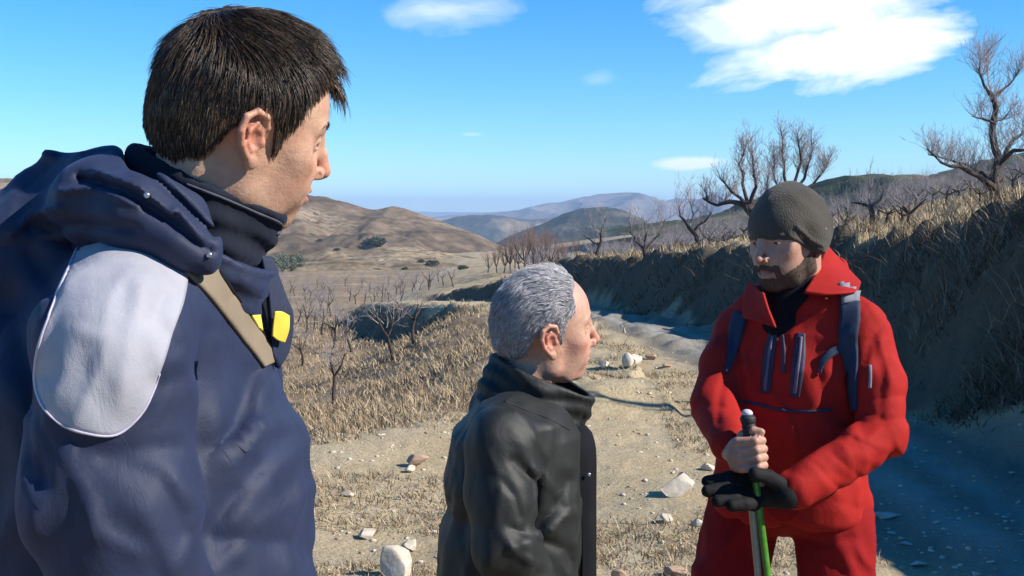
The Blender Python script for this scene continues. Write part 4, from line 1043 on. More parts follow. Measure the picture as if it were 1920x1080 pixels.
def person1():
    root = empty('person', (-.45, 1.33, 0), 'young dark-haired man in a navy jacket with a pale shoulder panel, back half turned', 'person')
    s = .985; Rh = rotm(R(35), R(-13), R(15)); o = np.array([-.3275, 1.3154, 1.751])
    g0 = gz(-.45, 1.33)
    fw = np.array([1., 0, 0]); lat = np.array([0., 1, 0])
    neckb = np.array([-.425, 1.335, 1.50])
    shR = np.array([-.415, 1.135, 1.505]); elR = np.array([-.392, 1.115, 1.20]); wrR = np.array([-.31, 1.13, .99])
    shL = np.array([-.415, 1.53, 1.505]); elL = np.array([-.40, 1.57, 1.20]); wrL = np.array([-.37, 1.47, .95])
    hR = lambda Q: head_sdf((Q - o) @ Rh / s, ears=1.0) * s
    def body(Q):
        d = hR(Q)
        nk = chain(Q, [o + Rh @ np.array([-.022, 0, -.05]), (o + neckb) / 2 + [-.01, 0, -.02], neckb], [.058, .058, .068], .02)
        d = smin(d, nk, .022)
        t = ell(Q, (-.45, 1.335, 1.30), (.13, .18, .24)); t = smin(t, ell(Q, (-.45, 1.335, 1.0), (.12, .16, .2)), .06); d = smin(d, t, .05)
        for a, b, c in ((shR, elR, wrR), (shL, elL, wrL)):
            d = smin(d, chain(Q, [a, b, c], [.052, .042, .028], .02), .03)
            d = smin(d, hand_sdf(Q, c, unit(c - b)), .012)
        return smin(d, legs_sdf(Q, (-.45, 1.335), lat, g0, .92, .075, .11), .04)
    V, F = surf(body, axis((-.70, -.45, .016), (-.45, -.20, .0022), (-.20, .02, .016)), axis((1.0, 1.20, .012), (1.20, 1.45, .0024), (1.45, 1.75, .014)),
                axis((g0, 1.50, .016), (1.50, 1.60, .006), (1.60, 1.92, .0022)))
    bo = mesh_obj('body', V, F, skin1, root); complexion(bo, V, o, Rh, s, .42)
    add_eyes(root, o, Rh, s, (1, .05, -.15))
    rnd = np.random.default_rng(1)
    brow_strands(root, o, Rh, s, haircap1, rnd, hR, 520, .012)
    # hair
    hx = [-.14, -.095, -.075, -.06, -.045, -.03, -.012, .006, .016, .026, .034, .046, .062, .08, .10, .12]
    hzl = [-.098, -.092, -.078, -.058, -.030, .008, .040, .042, .02, -.014, .0, .046, .074, .092, .102, .106]
    def scalp(q):
        d = ell(q, (-.006, 0, .038), (.101, .079, .103)); d = smin(d, ell(q, (.022, 0, .062), (.080, .070, .078)), .03)
        d = smin(d, ell(q, (-.035, 0, .0), (.067, .062, .068)), .03); d = smin(d, ell(q, (.02, 0, .0), (.045, .0735, .055)), .01)
        return d
    def hair(Q):
        q = (Q - o) @ Rh / s; x, y, z = q[..., 0], q[..., 1], q[..., 2]
        d = scalp(q) - .0035 * vnoise(q * [55, 55, 22], 3) - .002 * vnoise(q * [120, 120, 50], 5)
        h = np.interp(x, hx, hzl) + .014 * np.clip(1 - np.abs(y) / .05, 0, 1) * (x > .05)
        return smax(d, (h - z) * .75 + .002 * vnoise(q * [160, 160, 40], 9), .004) * s
    V, F = surf(hair, axis((o[0] - .15, o[0] + .15, .0026)), axis((o[1] - .13, o[1] + .13, .0026)), axis((o[2] - .11, o[2] + .18, .0026)), slack=1.5)
    hc = mesh_obj('hair', V, F, haircap1, root)
    crown = np.array([-.045, .0, .14])
    def comb(p, k):
        q = (p - o) @ Rh / s; r = q - crown; nn = unit(q - np.array([-.005, 0, .03])); t = r - (r * nn).sum(-1, keepdims=True) * nn
        top = np.clip((q[..., 2] - .06) / .05, 0, 1)[..., None]
        t = unit(t) + top * np.array([.9, -.25, 0]) + (1 - top) * np.array([0, 0, -.8]); t[..., 2] -= .35 * k
        t = t + .35 * np.stack([vnoise(q * 45, 2), vnoise(q * 45, 3), vnoise(q * 45, 4)], -1)
        t = t - np.minimum((t * nn).sum(-1, keepdims=True), 0) * nn
        return unit(t) @ Rh.T
    nf = lambda p: unit(p - (o + Rh @ np.array([-.005, 0, .03])))
    st = sample_mesh(V, F, 17000, rnd); q = (st - o) @ Rh / s
    L = np.where(q[:, 2] > .06, .034, .013) * rnd.uniform(.6, 1.3, len(st)); L = np.where((q[:, 0] > .035) & (q[:, 2] < .05), .007, L); L = np.where((q[:, 0] > .04) & (q[:, 2] < .112), .010, L); L = np.where((q[:, 2] < -.01), .009, L); L = np.where((q[:, 0] > -.04) & (q[:, 0] < .02) & (q[:, 2] < .06), .006, L)
    strands('hair_strands', st, comb, L * s, .00062, hair1, hc, rnd, 5, .07, .08, nf)
    # fringe: longer locks reaching forward over the brow
    n = 650; c = rnd.integers(0, 26, n); rc = np.random.default_rng(4); cy = rc.uniform(-.03, .055, 26); cz = rc.uniform(.082, .118, 26)
    q0 = np.stack([.085 - 2.2 * cy[c] ** 2 * 5 + rnd.normal(0, .004, n), cy[c] + rnd.normal(0, .0035, n), cz[c] + rnd.normal(0, .004, n)], -1)
    q0[:, 0] = .062 + .030 * (1 - (cy[c] / .06) ** 2) - (q0[:, 2] - .085) * .9
    def fr(p, k):
        q = (p - o) @ Rh / s; d = np.stack([.72 - .55 * k + 0 * q[:, 0], -.35 + .0 * q[:, 1], -.25 - 1.0 * k + 0 * q[:, 2]], -1)
        d = d + .22 * np.stack([vnoise(np.stack([c * 3.3, c * 1.7, c * .9], -1), 1)] * 3, -1); return unit(d) @ Rh.T
    strands('hair_strands', o + (q0 * s) @ Rh.T, fr, rnd.uniform(.030, .055, n), .0008, hair1, hc, rnd, 6, .05)

    # ---- jacket
    tab = [(.78, .0, .20, .205, 0), (.95, .0, .205, .20, 0), (1.20, -.012, .200, .195, 0), (1.36, -.022, .190, .19, 0), (1.46, -.035, .166, .18, 0), (1.53, -.02, .135, .16, 0), (1.60, -.01, .10, .11, 0)]
    lines = [([(595, 800), (520, 880), (420, 990)], 20, .010), ([(610, 900), (520, 960), (400, 1075)], 16, .008), ([(505, 640), (500, 720), (470, 800), (455, 900)], 15, .008),
             ([(560, 790), (500, 800), (420, 860)], 13, .007), ([(470, 700), (440, 800), (400, 840)], 15, -.012), ([(470, 880), (430, 940), (390, 1000)], 18, -.014), ([(430, 1010), (560, 1020), (600, 1060)], 16, -.009),
             ([(385, 620), (360, 700), (300, 720)], 14, -.006), ([(270, 530), (240, 640), (225, 760)], 16, .005), ([(300, 560), (285, 600), (330, 650)], 12, -.006),
             ([(120, 820), (200, 850), (330, 840)], 12, -.005), ([(150, 900), (180, 1000), (260, 1040)], 14, .006), ([(200, 860), (300, 900), (345, 1000)], 14, -.005),
             ([(20, 560), (60, 700), (80, 900)], 18, -.008), ([(60, 480), (110, 560), (90, 700)], 14, -.007), ([(0, 700), (50, 800), (60, 1000)], 20, .008),
             ([(430, 560), (470, 620), (500, 700)], 12, -.005), ([(150, 620), (200, 640), (170, 720)], 14, .003), ([(330, 900), (380, 960), (340, 1060)], 14, .007)]
    def jk(Q):
        px, py = project(Q)
        d = loft(Q, tab, np.eye(3), (-.435, 1.335))
        d = smin(d, chain(Q, [neckb + [0, -.05, .02], (neckb + shR) / 2 + [0, 0, .035], shR + [0, 0, .012]], [.075, .080, .080], .03), .04)
        d = smin(d, chain(Q, [P(130, 400, 1.33), P(40, 500, 1.33), P(-60, 650, 1.33)], [.05, .08, .09], .03), .05)
        d = smin(d, chain(Q, [neckb + [0, .05, .02], (neckb + shL) / 2 + [0, 0, .035], shL], [.075, .080, .080], .03), .04)
        a = chain(Q, [shR, (shR + elR) / 2 + [-.006, -.004, 0], elR, wrR], [.084, .078, .071, .055], .03); d = smin(d, a, .010)
        b = chain(Q, [shL, elL, wrL], [.084, .075, .055], .03); d = smin(d, b, .025)
        for l, w, am in lines: d = d - fold(px, py, l, w * 1.5, am * .85)
        return d
    jt = lambda Q: jk(Q) - creases(Q, .004, .12, .0004, .03, 3) - drape(Q, (-.5, 0, -.86), .062, .0085, 101, .15) * sstep(1.56, 1.42, Q[..., 2]) - drape(Q, (.35, .1, -.9), .034, .003, 131, 0.)
    V, F = surf(jk, axis((-.72, -.08, .0065)), axis((.98, 1.20, .0065), (1.20, 1.70, .011)), axis((.76, 1.05, .012), (1.05, 1.68, .0065)), refine=jt, slack=3.2)
    j = mesh_obj('jacket', V, F, navy, root)
    j['label'] = 'navy winter jacket with hood'
    patch('shoulder_panel', jt, [(160, 452), (200, 440), (250, 440), (305, 458), (347, 505), (344, 560), (322, 625), (298, 700), (268, 770), (220, 815), (160, 812), (105, 790), (75, 745), (68, 690), (80, 630), (105, 570), (130, 505)], .85, patch_m, j, .0022, .004, 18, 120)
    band('panel_piping', jt, [(152, 458), (118, 535), (84, 620), (70, 690), (76, 742), (104, 786), (160, 810), (220, 813), (268, 768), (298, 698)], [1, 3, 3.5, 3.5, 3.5, 3.5, 3.5, 3.5, 3, 1], .85, simple_mat('pale_piping', (.40, .37, .46), (.48, .44, .53), 80, .6, .1), j, .0035, .004, 90, 3)
    band('bag_strap', lambda Q: np.minimum(jt(Q), jk(Q)), [(352, 492), (395, 530), (440, 585), (480, 640), (506, 682)], [42, 44, 44, 42, 30], .9, tanstrap, root, .0045, .004, 90, 9)
    patch('open_front', jt, [(405, 505), (440, 480), (475, 486), (500, 540), (508, 610), (510, 655), (485, 625), (450, 575), (418, 535)], .9, lining, j, .006, .008, 8, 60)  # black patch: dark fleece plus shade inside the open jacket, put into the colour
    # hood lying behind the neck
    hp = [P(388, 492, 1.185), P(345, 452, 1.185), P(270, 400, 1.20), P(185, 380, 1.24), P(125, 392, 1.32), P(125, 385, 1.42), P(170, 360, 1.50), P(300, 380, 1.50)]
    hr = [.010, .026, .040, .042, .036, .034, .036, .036]
    hl = [([(150, 335), (230, 360), (300, 400), (390, 470)], 9, -.012), ([(250, 310), (290, 335), (340, 380), (400, 440)], 8, -.010), ([(110, 360), (180, 350), (260, 385)], 8, .008), ([(180, 320), (260, 350), (320, 400)], 8, .010),
          ([(60, 430), (150, 420), (250, 430)], 10, -.007), ([(330, 390), (370, 440), (392, 480)], 6, .007), ([(20, 440), (60, 400), (110, 390)], 8, .006)]
    def hood(Q):
        px, py = project(Q)
        d = chain(Q, hp, hr, .03)
        d = smin(d, chain(Q, [P(262, 318, 1.27), P(195, 325, 1.30), P(150, 335, 1.34)], [.022, .028, .03], .02), .03)
        d = smin(d, chain(Q, [P(97, 298, 1.33), P(85, 345, 1.34)], [.009, .03], .02), .02)
        d = smin(d, chain(Q, [P(300, 335, 1.25), P(350, 395, 1.22), P(385, 460, 1.19)], [.016, .018, .014], .02), .02)
        d = smin(d, ell(Q, P(70, 440, 1.36), (.09, .11, .055)), .03)
        d = smax(d, -(chain(Q, [o + Rh @ np.array([-.03, 0, -.03]), neckb + [.03, 0, .09]], [.095, .085], .02)), .012)
        for l, w, am in hl: d = d - fold(px, py, l, w, am)
        return d
    ht = lambda Q: hood(Q) - creases(Q, .003, .08, .0004, .02, 13) - drape(Q, (.85, -.3, -.4), .035, .004, 117, .2)
    V, F = surf(hood, axis((-.80, -.28, .0042)), axis((1.08, 1.62, .006)), axis((1.50, 1.78, .0042)), refine=ht, slack=1.5)
    mesh_obj('hood', V, F, navy, j)
    # collars: a stand-up fleece collar and the shell's own collar outside it
    tb, tf = P(258, 268, 1.335), P(536, 402, 1.345); cc = (tb + tf) / 2; ua = unit(tf - tb); n_ = unit(np.cross(ua, [0, 1., 0])); n_ = n_ if n_[2] > 0 else -n_
    A = np.linalg.norm(tf - tb) / 2; Rc = np.stack([ua, np.cross(n_, ua), n_], 1)
    def collar(Q, A, B, top, bot, th, fl, wav=.003, tilt=0.):
        q = (Q - cc) @ Rc; hgt = q[..., 2]; k = 1 + fl * np.clip(-hgt, 0, .2)
        an = np.arctan2(q[..., 1], q[..., 0])
        r = np.sqrt((q[..., 0] / (A * k)) ** 2 + (q[..., 1] / (B * k)) ** 2); d = np.abs((r - 1) * B * k + wav * np.sin(an * 5 + hgt * 60) + .002 * np.sin(hgt * 210 + 2 * np.sin(an * 2))) - th
        return smax(smax(d, hgt - top - tilt * q[..., 0], .006), bot - hgt, .006)
    cf = lambda Q: collar(Q, A - .006, .086, .0, -.115, .0065, -.6)
    cft = lambda Q: cf(Q) - creases(Q, .0016, .04, .0006, .012, 23)
    V, F = surf(cf, axis((-.50, -.20, .0032)), axis((1.20, 1.48, .0036)), axis((1.50, 1.78, .0032)), refine=cft, slack=1.6); mesh_obj('fleece_collar', V, F, fleece, root)
    band('collar_seam', cft, [(350, 345), (420, 372), (480, 398), (528, 420), (520, 440)], 4, .95, cloth_mat('seam_thread', (.07, .075, .11)), root, .002, .003, 50, 3)
    c2 = lambda Q: collar(Q, A + .016, .102, -.060, -.19, .006, -.2, .003, -.1)
    c2t = lambda Q: c2(Q) - creases(Q, .002, .04, .0008, .015, 29)
    V, F = surf(c2, axis((-.56, -.20, .0038)), axis((1.16, 1.52, .0042)), axis((1.42, 1.74, .0038)), refine=c2t, slack=1.6); mesh_obj('collar', V, F, navy, j)
    for (a, b), ff in (((420, 463), c2t), ((392, 478), ht), ((275, 366), ht)):
        O, d = rays([(a, b)], .9); p = trace(ff, O, d)[0]; ball('snap', p, .0032, metal, j, sc=(1, .6, 1))
    # storm flap with the yellow reflective tabs
    fl_rows = [[P(487, 478, 1.345), P(507, 484, 1.36)], [P(500, 540, 1.35), P(534, 556, 1.37)], [P(506, 600, 1.35), P(547, 592, 1.375)], [P(508, 650, 1.35), P(540, 655, 1.37)], [P(510, 668, 1.35), P(520, 690, 1.36)]]
    sheet('storm_flap', fl_rows, .008, navy, j)
    sheet('reflective_tab', [[P(515, 584, 1.337), P(528, 584, 1.343), P(542, 592, 1.352)], [P(512, 610, 1.337), P(526, 612, 1.343), P(541, 618, 1.352)], [P(511, 630, 1.337), P(521, 638, 1.343), P(533, 642, 1.352)]], .003, yellow, j)
    sheet('reflective_tab', [[P(472, 592, 1.16), P(487, 590, 1.17)], [P(480, 604, 1.16), P(489, 604, 1.17)], [P(487, 615, 1.16), P(491, 620, 1.17)]], .003, yellow, j)
    def tr(Q):
        d = legs_sdf(Q, (-.45, 1.335), lat, g0, .90, .10, .11); return smin(d, ell(Q, (-.45, 1.335, .88), (.15, .17, .14)), .05)
    V, F = surf(tr, axis((-.72, -.2, .014)), axis((1.05, 1.62, .014)), axis((g0 + .06, .98, .014))); mesh_obj('trousers', V, F, trous_d, root)
    boots(root, (-.45, 1.335), lat, fw, g0, .11, (0, 0), boot_m)

def hand_sdf(Q, w, d, up=None):
    """relaxed hand hanging from wrist w along direction d"""
    up = np.array([0, 0, 1.]) if up is None else up; s = unit(np.cross(d, up)); t = np.cross(s, d)
    e = chain(Q, [w, w + d * .05, w + d * .085], [.026, .030, .028], .01)
    for i, (l, off) in enumerate(((.07, .027), (.078, .009), (.072, -.009), (.058, -.026))):
        b = w + d * .085 + t * off; m = b + d * l * .5 + s * .006; k = m + d * l * .42 + s * .016
        e = smin(e, chain(Q, [b, m, k], [.0095, .0088, .0075], .004), .005)
    b = w + d * .03 + t * .026; e = smin(e, chain(Q, [b, b + d * .035 + t * .02, b + d * .065 + t * .024], [.012, .011, .009], .004), .006)
    return e
person1()
# ================================================================ person 2: older man, black jacket
black = cloth_mat('black_shell', (.013, .0145, .0145), .8, .6, 800, .25, .35, .12)
skin2 = skin_mat('skin_ruddy', (.50, .31, .22), (.50, .235, .18))
hair2 = hair_mat('grey_hair', [(0, (.10, .10, .11)), (.3, (.30, .29, .31)), (1, (.66, .64, .67))], .5)
haircap2 = simple_mat('grey_hair_root', (.12, .12, .125), (.30, .295, .31), 90, .8, .5, .003)
def mk_collar(o_, back, front, B, top, bot, th, fl, tilt=0., gap=None):
    cc = (back + front) / 2; ua = unit(front - back); n_ = unit(np.cross(ua, np.cross([0, 0, 1.], ua))); Rc = np.stack([ua, np.cross(n_, ua), n_], 1); A = np.linalg.norm(front - back) / 2
    def f(Q):
        q = (Q - cc) @ Rc; h = q[..., 2]; k = 1 + fl * np.clip(-h, -.02, .2); an = np.arctan2(q[..., 1], q[..., 0])
        r = np.sqrt((q[..., 0] / (A * k)) ** 2 + (q[..., 1] / (B * k)) ** 2)
        d = np.abs((r - 1) * B * k + .003 * np.sin(an * 4 + h * 50) + .002 * np.sin(h * 190 + 2 * np.sin(an * 3))) - th
        d = smax(smax(d, h - top - tilt * q[..., 0], .006), bot - h, .006)
        if gap is not None: d = smax(d, (gap - np.abs(an)) * B, .01)
        return d
    return f
def person2():
    root = empty('person', (.04, 2.25, 0), 'grey-haired balding man in a black jacket, seen in profile between the two others', 'person')
    s = 1.0; Rh = rotm(R(17), R(1), R(11)); o = np.array([.0596, 2.289, 1.404]); org = (.010, 2.26); g0 = gz(.04, 2.25)
    neckb = np.array([.015, 2.275, 1.255])
    shR = np.array([-.022, 2.085, 1.205]); elR = np.array([-.012, 2.04, 1.02]); wrR = np.array([.07, 2.10, .86])
    shL = np.array([-.022, 2.435, 1.205]); elL = np.array([-.01, 2.48, .98]); wrL = np.array([.06, 2.42, .82])
    hR = lambda Q: head_sdf((Q - o) @ Rh / s, ears=1.13, jaw=1.0, nose=1.1, cheek=1.04, nosetip=(.001, -.002), brow=1.1) * s
    lat = np.array([0, 1., 0])
    def body(Q):
        d = hR(Q); d = smin(d, chain(Q, [o + Rh @ np.array([-.02, 0, -.05]), neckb + [.005, .01, -.03]], [.056, .052], .02), .025)
        t = ell(Q, (.01, 2.26, 1.04), (.12, .16, .2)); t = smin(t, ell(Q, (.01, 2.26, .88), (.12, .15, .15)), .06); d = smin(d, t, .05)
        for a, b, c in ((shR, elR, wrR), (shL, elL, wrL)):
            d = smin(d, chain(Q, [a, b, c], [.045, .038, .026], .02), .03); d = smin(d, hand_sdf(Q, c, unit(c - b)), .012)
        return smin(d, legs_sdf(Q, (.01, 2.26), lat, g0, .80, .07, .11), .04)
    V, F = surf(body, axis((-.25, -.06, .014), (-.06, .20, .0026), (.20, .36, .012)), axis((1.95, 2.17, .012), (2.17, 2.40, .003), (2.40, 2.65, .014)), axis((g0, 1.24, .016), (1.24, 1.55, .0026)))
    complexion(mesh_obj('body', V, F, skin2, root), V, o, Rh, s, .22); add_eyes(root, o, Rh, s, (1, .1, .05)); rnd = np.random.default_rng(2)
    brow_strands(root, o, Rh, s, hair_mat('grey_brow', [(0, (.08, .07, .06)), (1, (.3, .28, .26))]), rnd, hR, 260, .012)
    hx = [-.14, -.10, -.08, -.06, -.045, -.03, -.015, .006, .014, .024, .033, .040, .048, .056, .062, .2]
    hzl = [-.092, -.084, -.072, -.05, -.015, .02, .042, .040, .02, -.012, .0, .045, .085, .11, .3, .5]
    def hair(Q):
        q = (Q - o) @ Rh / s; x, y, z = q[..., 0], q[..., 1], q[..., 2]
        d = ell(q, (-.006, 0, .038), (.0985, .0785, .0985)); d = smin(d, ell(q, (.022, 0, .062), (.072, .065, .066)), .03); d = smin(d, ell(q, (-.035, 0, .0), (.066, .0635, .07)), .03)
        d = smin(d, ell(q, (.01, 0, .0), (.045, .0735, .05)), .01)
        d = d - .003 * vnoise(q * [60, 60, 40], 3) - .0015 * vnoise(q * 130, 5)
        h = np.interp(x + .012 * vnoise(q * 30, 4), hx, hzl)
        return smax(d, (h - z) * .6 + .003 * vnoise(q * [150, 150, 60], 9), .004) * s
    V, F = surf(hair, axis((o[0] - .14, o[0] + .12, .003)), axis((o[1] - .12, o[1] + .12, .003)), axis((o[2] - .1, o[2] + .16, .003)), slack=1.5)
    hc = mesh_obj('hair', V, F, haircap2, root)
    def comb(p, k):
        q = (p - o) @ Rh / s; nn = unit(q - np.array([-.005, 0, .03])); t = np.stack([-.8 + 0 * q[:, 0], 0 * q[:, 0], -.2 - .9 * np.clip(1 - (q[:, 2] - .02) / .09, 0, 1)], -1)
        t = t + .5 * np.stack([vnoise(q * 40, 2), vnoise(q * 40, 3), vnoise(q * 40, 4)], -1); t = t - (t * nn).sum(-1, keepdims=True) * nn; return unit(t) @ Rh.T
    nf = lambda p: unit(p - (o + Rh @ np.array([-.005, 0, .03])))
    st = sample_mesh(V, F, 13000, rnd); q = (st - o) @ Rh; L = np.where(q[:, 2] > .03, .020, .019) * rnd.uniform(.6, 1.3, len(st)); L = np.where((q[:, 0] > -.03) & (q[:, 2] < .06), .007, L)
    strands('hair_strands', st, comb, L * .8, .0005, hair2, hc, rnd, 4, .10, .25, nf)
    tab = [(.70, 0, .155, .18, 0), (.907, -.012, .150, .178, 0), (.985, -.012, .150, .175, 0), (1.04, -.005, .136, .175, 0), (1.10, -.010, .143, .175, 0), (1.20, .0, .133, .168, 0), (1.235, .01, .105, .165, 0), (1.262, .015, .085, .12, 0), (1.282, .02, .06, .08, 0)]
    lines = [([(963, 865), (1000, 902), (1002, 947), (981, 995)], 9, -.010), ([(1067, 961), (1022, 1002), (960, 1030)], 9, .008), ([(1090, 940), (1085, 1000), (1070, 1080)], 7, .006), ([(1060, 900), (1030, 960), (1000, 990)], 12, -.012),
             ([(945, 752), (985, 790), (1020, 850)], 5, .003), ([(940, 900), (965, 930), (975, 970)], 6, -.006), ([(915, 850), (940, 900), (930, 980)], 8, .004), ([(1010, 1010), (1060, 1030), (1085, 1075)], 9, -.008),
             ([(940, 1000), (970, 1040), (1010, 1060)], 7, .006), ([(960, 990), (1000, 1010)], 6, -.007), ([(880, 800), (890, 900), (870, 1000)], 9, -.004), ([(1000, 880), (1060, 940)], 7, .004)]
    lines = [(l, w * 1.2, am * .8) for l, w, am in lines]
    def jk(Q):
        px, py = project(Q); d = loft(Q, tab, np.eye(3), org)
        d = smin(d, chain(Q, [neckb + [0, -.06, -.045], (neckb + shR) / 2 + [0, 0, -.005], shR], [.04, .056, .066], .03), .035); d = smin(d, chain(Q, [neckb + [0, .06, -.045], (neckb + shL) / 2 + [0, 0, -.005], shL], [.04, .056, .066], .03), .035)
        d = smin(d, chain(Q, [shR, (shR + elR) / 2, elR, wrR], [.068, .066, .062, .046], .02), .008); d = smin(d, chain(Q, [shL, elL, wrL], [.068, .062, .046], .02), .02)
        for l, w, am in lines: d = d - fold(px, py, l, w, am)
        return d
    jt = lambda Q: jk(Q) - creases(Q, .004, .10, .0004, .025, 43) - drape(Q, (-.3, 0, -.95), .050, .0065, 201, .1) - drape(Q, (.5, .1, -.8), .028, .0025, 231)
    V, F = surf(jk, axis((-.22, .28, .006)), axis((1.94, 2.15, .006), (2.15, 2.60, .010)), axis((.68, .9, .012), (.9, 1.40, .006)), refine=jt); j = mesh_obj('jacket', V, F, black, root)
    cf = mk_collar(o, P(934, 664, 2.29), P(1108, 740, 2.28), .084, .0, -.10, .006, .8)
    cft = lambda Q: cf(Q) - creases(Q, .0022, .035, .0008, .012, 53)
    V, F = surf(cf, axis((-.10, .24, .0042)), axis((2.12, 2.44, .0045)), axis((1.16, 1.42, .0042)), refine=cft, slack=1.6); mesh_obj('collar', V, F, black, j)
    sheet('front_flap', [[P(1072, 792, 2.24), P(1092, 796, 2.25), P(1108, 812, 2.27)], [P(1076, 850, 2.2), P(1100, 850, 2.21), P(1116, 846, 2.23)], [P(1085, 930, 2.19), P(1104, 930, 2.2), P(1116, 930, 2.22)], [P(1090, 1000, 2.19), P(1106, 1000, 2.2), P(1116, 1000, 2.22)], [P(1090, 1110, 2.19), P(1106, 1110, 2.2), P(1116, 1110, 2.22)]], .006, lining, j)
    band('shoulder_seam', jt, [(946, 752), (985, 768), (1030, 785), (1068, 806)], 2.5, 1.9, cloth_mat('black_thread', (.02, .022, .022)), j, .0015, .003, 40, 3)
    O, d = rays([(1104, 890)], 1.9); ball('snap', P(1104, 890, 2.19), .004, metal, j, sc=(1, .6, 1))
    def tr(Q): return smin(legs_sdf(Q, (.01, 2.26), lat, g0, .78, .09, .11), ell(Q, (.01, 2.26, .76), (.13, .15, .12)), .05)
    V, F = surf(tr, axis((-.2, .25, .014)), axis((2.0, 2.52, .014)), axis((g0 + .06, .86, .014))); mesh_obj('trousers', V, F, trous_d, root)
    boots(root, (.01, 2.26), lat, np.array([1., 0, 0]), g0, .11, (0, 0), boot_m)
person2()

# ================================================================ person 3: bearded man in red
red = cloth_mat('red_shell', (.33, .014, .011), .85, .8, 700, .3, .15); red2 = cloth_mat('red_trouser_cloth', (.24, .009, .010), .85, .85, 700, .3, .12)
darkzip = cloth_mat('dark_zip_tape', (.035, .028, .06), .8, .6, 900, .2, .3); zipteeth = cloth_mat('zip_teeth', (.13, .10, .15), .8, .5)
wool = cloth_mat('grey_brown_knit', (.070, .064, .055), .7, .95, 420, .9, .1, .3)
_nt = wool.node_tree; _b = _nt.nodes['Principled BSDF']; _k = noise(_nt, 300, 2, .5, stretch=(1, 1, .45)); bump(_nt, _b, _k, .9, .0035)
skin3 = skin_mat('skin_tanned', (.42, .26, .185), (.42, .21, .15)); beardm = hair_mat('dark_beard', [(0, (.008, .006, .005)), (1, (.03, .02, .015))])
beardcap = simple_mat('beard_shadow', (.045, .03, .022), (.11, .075, .055), 300, .8, .3, .001)
strapm = cloth_mat('blue_grey_strap', (.022, .036, .070), .8, .7, 900, .5, .2); strapg = cloth_mat('grey_strap_pad', (.20, .21, .24), .8, .8, 900, .5, .2)
glove_m = cloth_mat('black_glove', (.012, .012, .013), .7, .8, 600, .5, .2)
def person3():
    root = empty('person', (.70, 2.70, 0), 'bearded man in a red jacket and a dark beanie leaning on trekking poles', 'person')
    s = 1.0; Rh = rotm(R(218), R(-9), R(2)); o = np.array([.6842, 2.7074, 1.5809]); Rb = rotm(R(235)); g0 = gz(.7, 2.7)
    fwd, lat = Rb[:, 0], Rb[:, 1]; C0 = np.array([.700, 2.715, 0]); org = (C0[0], C0[1])
    neckb = np.array([.705, 2.735, 1.43])
    shL = np.array([.832, 2.62, 1.365]); shR = np.array([.590, 2.79, 1.346])
    elR = P(1341, 758, 2.66); wrR = P(1372, 842, 2.44); elL = P(1652, 812, 2.50); wrL = P(1476, 928, 2.37)
    pt = P(1404, 800, 2.405); pb = P(1440, 1080, 2.36); ax = unit(pt - pb); H = P(1397, 852, 2.395)
    H = pt + ax * ((H - pt) @ ax); e2 = unit(np.array([.0, -1, 0]) - np.array([0, -1., 0]) @ ax * ax); e1 = np.cross(ax, e2) * -1; e1 = e1 if e1[0] > 0 else -e1
    W = lambda a, b, c: H + e1 * a + e2 * b + ax * c
    def fist(Q):
        d = None
        for i, k in enumerate((.0285, .0095, -.0095, -.027)):
            sc = (1, 1.05, 1, .88)[i]
            e = chain(Q, [W(-.030, .012, k * 1.05), W(.004 * sc, .029 * sc, k), W(.0225 * sc, .010, k * .97 - .001), W(.014, -.010, k * .95)], [.0108, .0102, .0092, .008], .003)
            d = e if d is None else smin(d, e, .0022)
        palm = chain(Q, [W(-.034, .0, .022), W(-.036, -.004, -.022)], [.0165, .0165], .01); palm = smin(palm, cap(Q, W(-.030, -.006, .0), W(-.012, -.020, .004), .016, .012), .012)
        d = smin(d, palm, .008)
        th = chain(Q, [W(-.030, -.012, .010), W(-.014, -.012, .040), W(.006, .010, .050), W(.022, .018, .046)], [.013, .0115, .0102, .0085], .004); d = smin(d, th, .004)
        return smin(d, chain(Q, [W(-.036, -.006, .0), wrR], [.021, .027], .01), .012)
    hR = lambda Q: head_sdf((Q - o) @ Rh / s, mouth=.006, jaw=1.02) * s
    lk = (P(1545, 1260, 2.50) - 0, P(1372, 1250, 2.52) - 0)
    hipL, hipR = np.array([.790, 2.66, .90]), np.array([.598, 2.77, .90]); anL = np.array([.84, 2.60, g0 + .09]); anR = np.array([.42, 2.70, g0 + .09]); knL = np.array([.80, 2.56, .47]); knR = np.array([.480, 2.66, .47])
    def legs(Q, a, b, c):
        d = chain(Q, [hipL, knL, anL], [a, b, c], .03); return smin(d, chain(Q, [hipR, knR, anR], [a, b, c], .03), .03)
    def body(Q):
        d = hR(Q); d = smin(d, chain(Q, [o + Rh @ np.array([-.02, 0, -.05]), neckb], [.058, .066], .02), .025)
        t = ell(Q, C0 + [0, 0, 1.22], (.13, .15, .22)); t = smin(t, ell(Q, C0 + [0, 0, 1.02], (.12, .13, .13)), .06); d = smin(d, t, .05)
        d = smin(d, chain(Q, [shR, elR, wrR], [.05, .04, .027], .02), .03); d = smin(d, fist(Q), .006)
        d = smin(d, chain(Q, [shL, elL, wrL], [.05, .04, .027], .02), .03); d = smin(d, hand3(Q, -.003), .006)
        return smin(d, legs(Q, .075, .055, .042), .04)
    G0 = P(1440, 922, 2.42)
    tips = [(P(1327, 903, 2.40), .0), (P(1326, 921, 2.37), 0), (P(1345, 940, 2.35), 0), (P(1372, 948, 2.34), 0)]
    mcp = [P(1400, 893, 2.43), P(1398, 910, 2.42), P(1404, 927, 2.40), P(1414, 943, 2.385)]
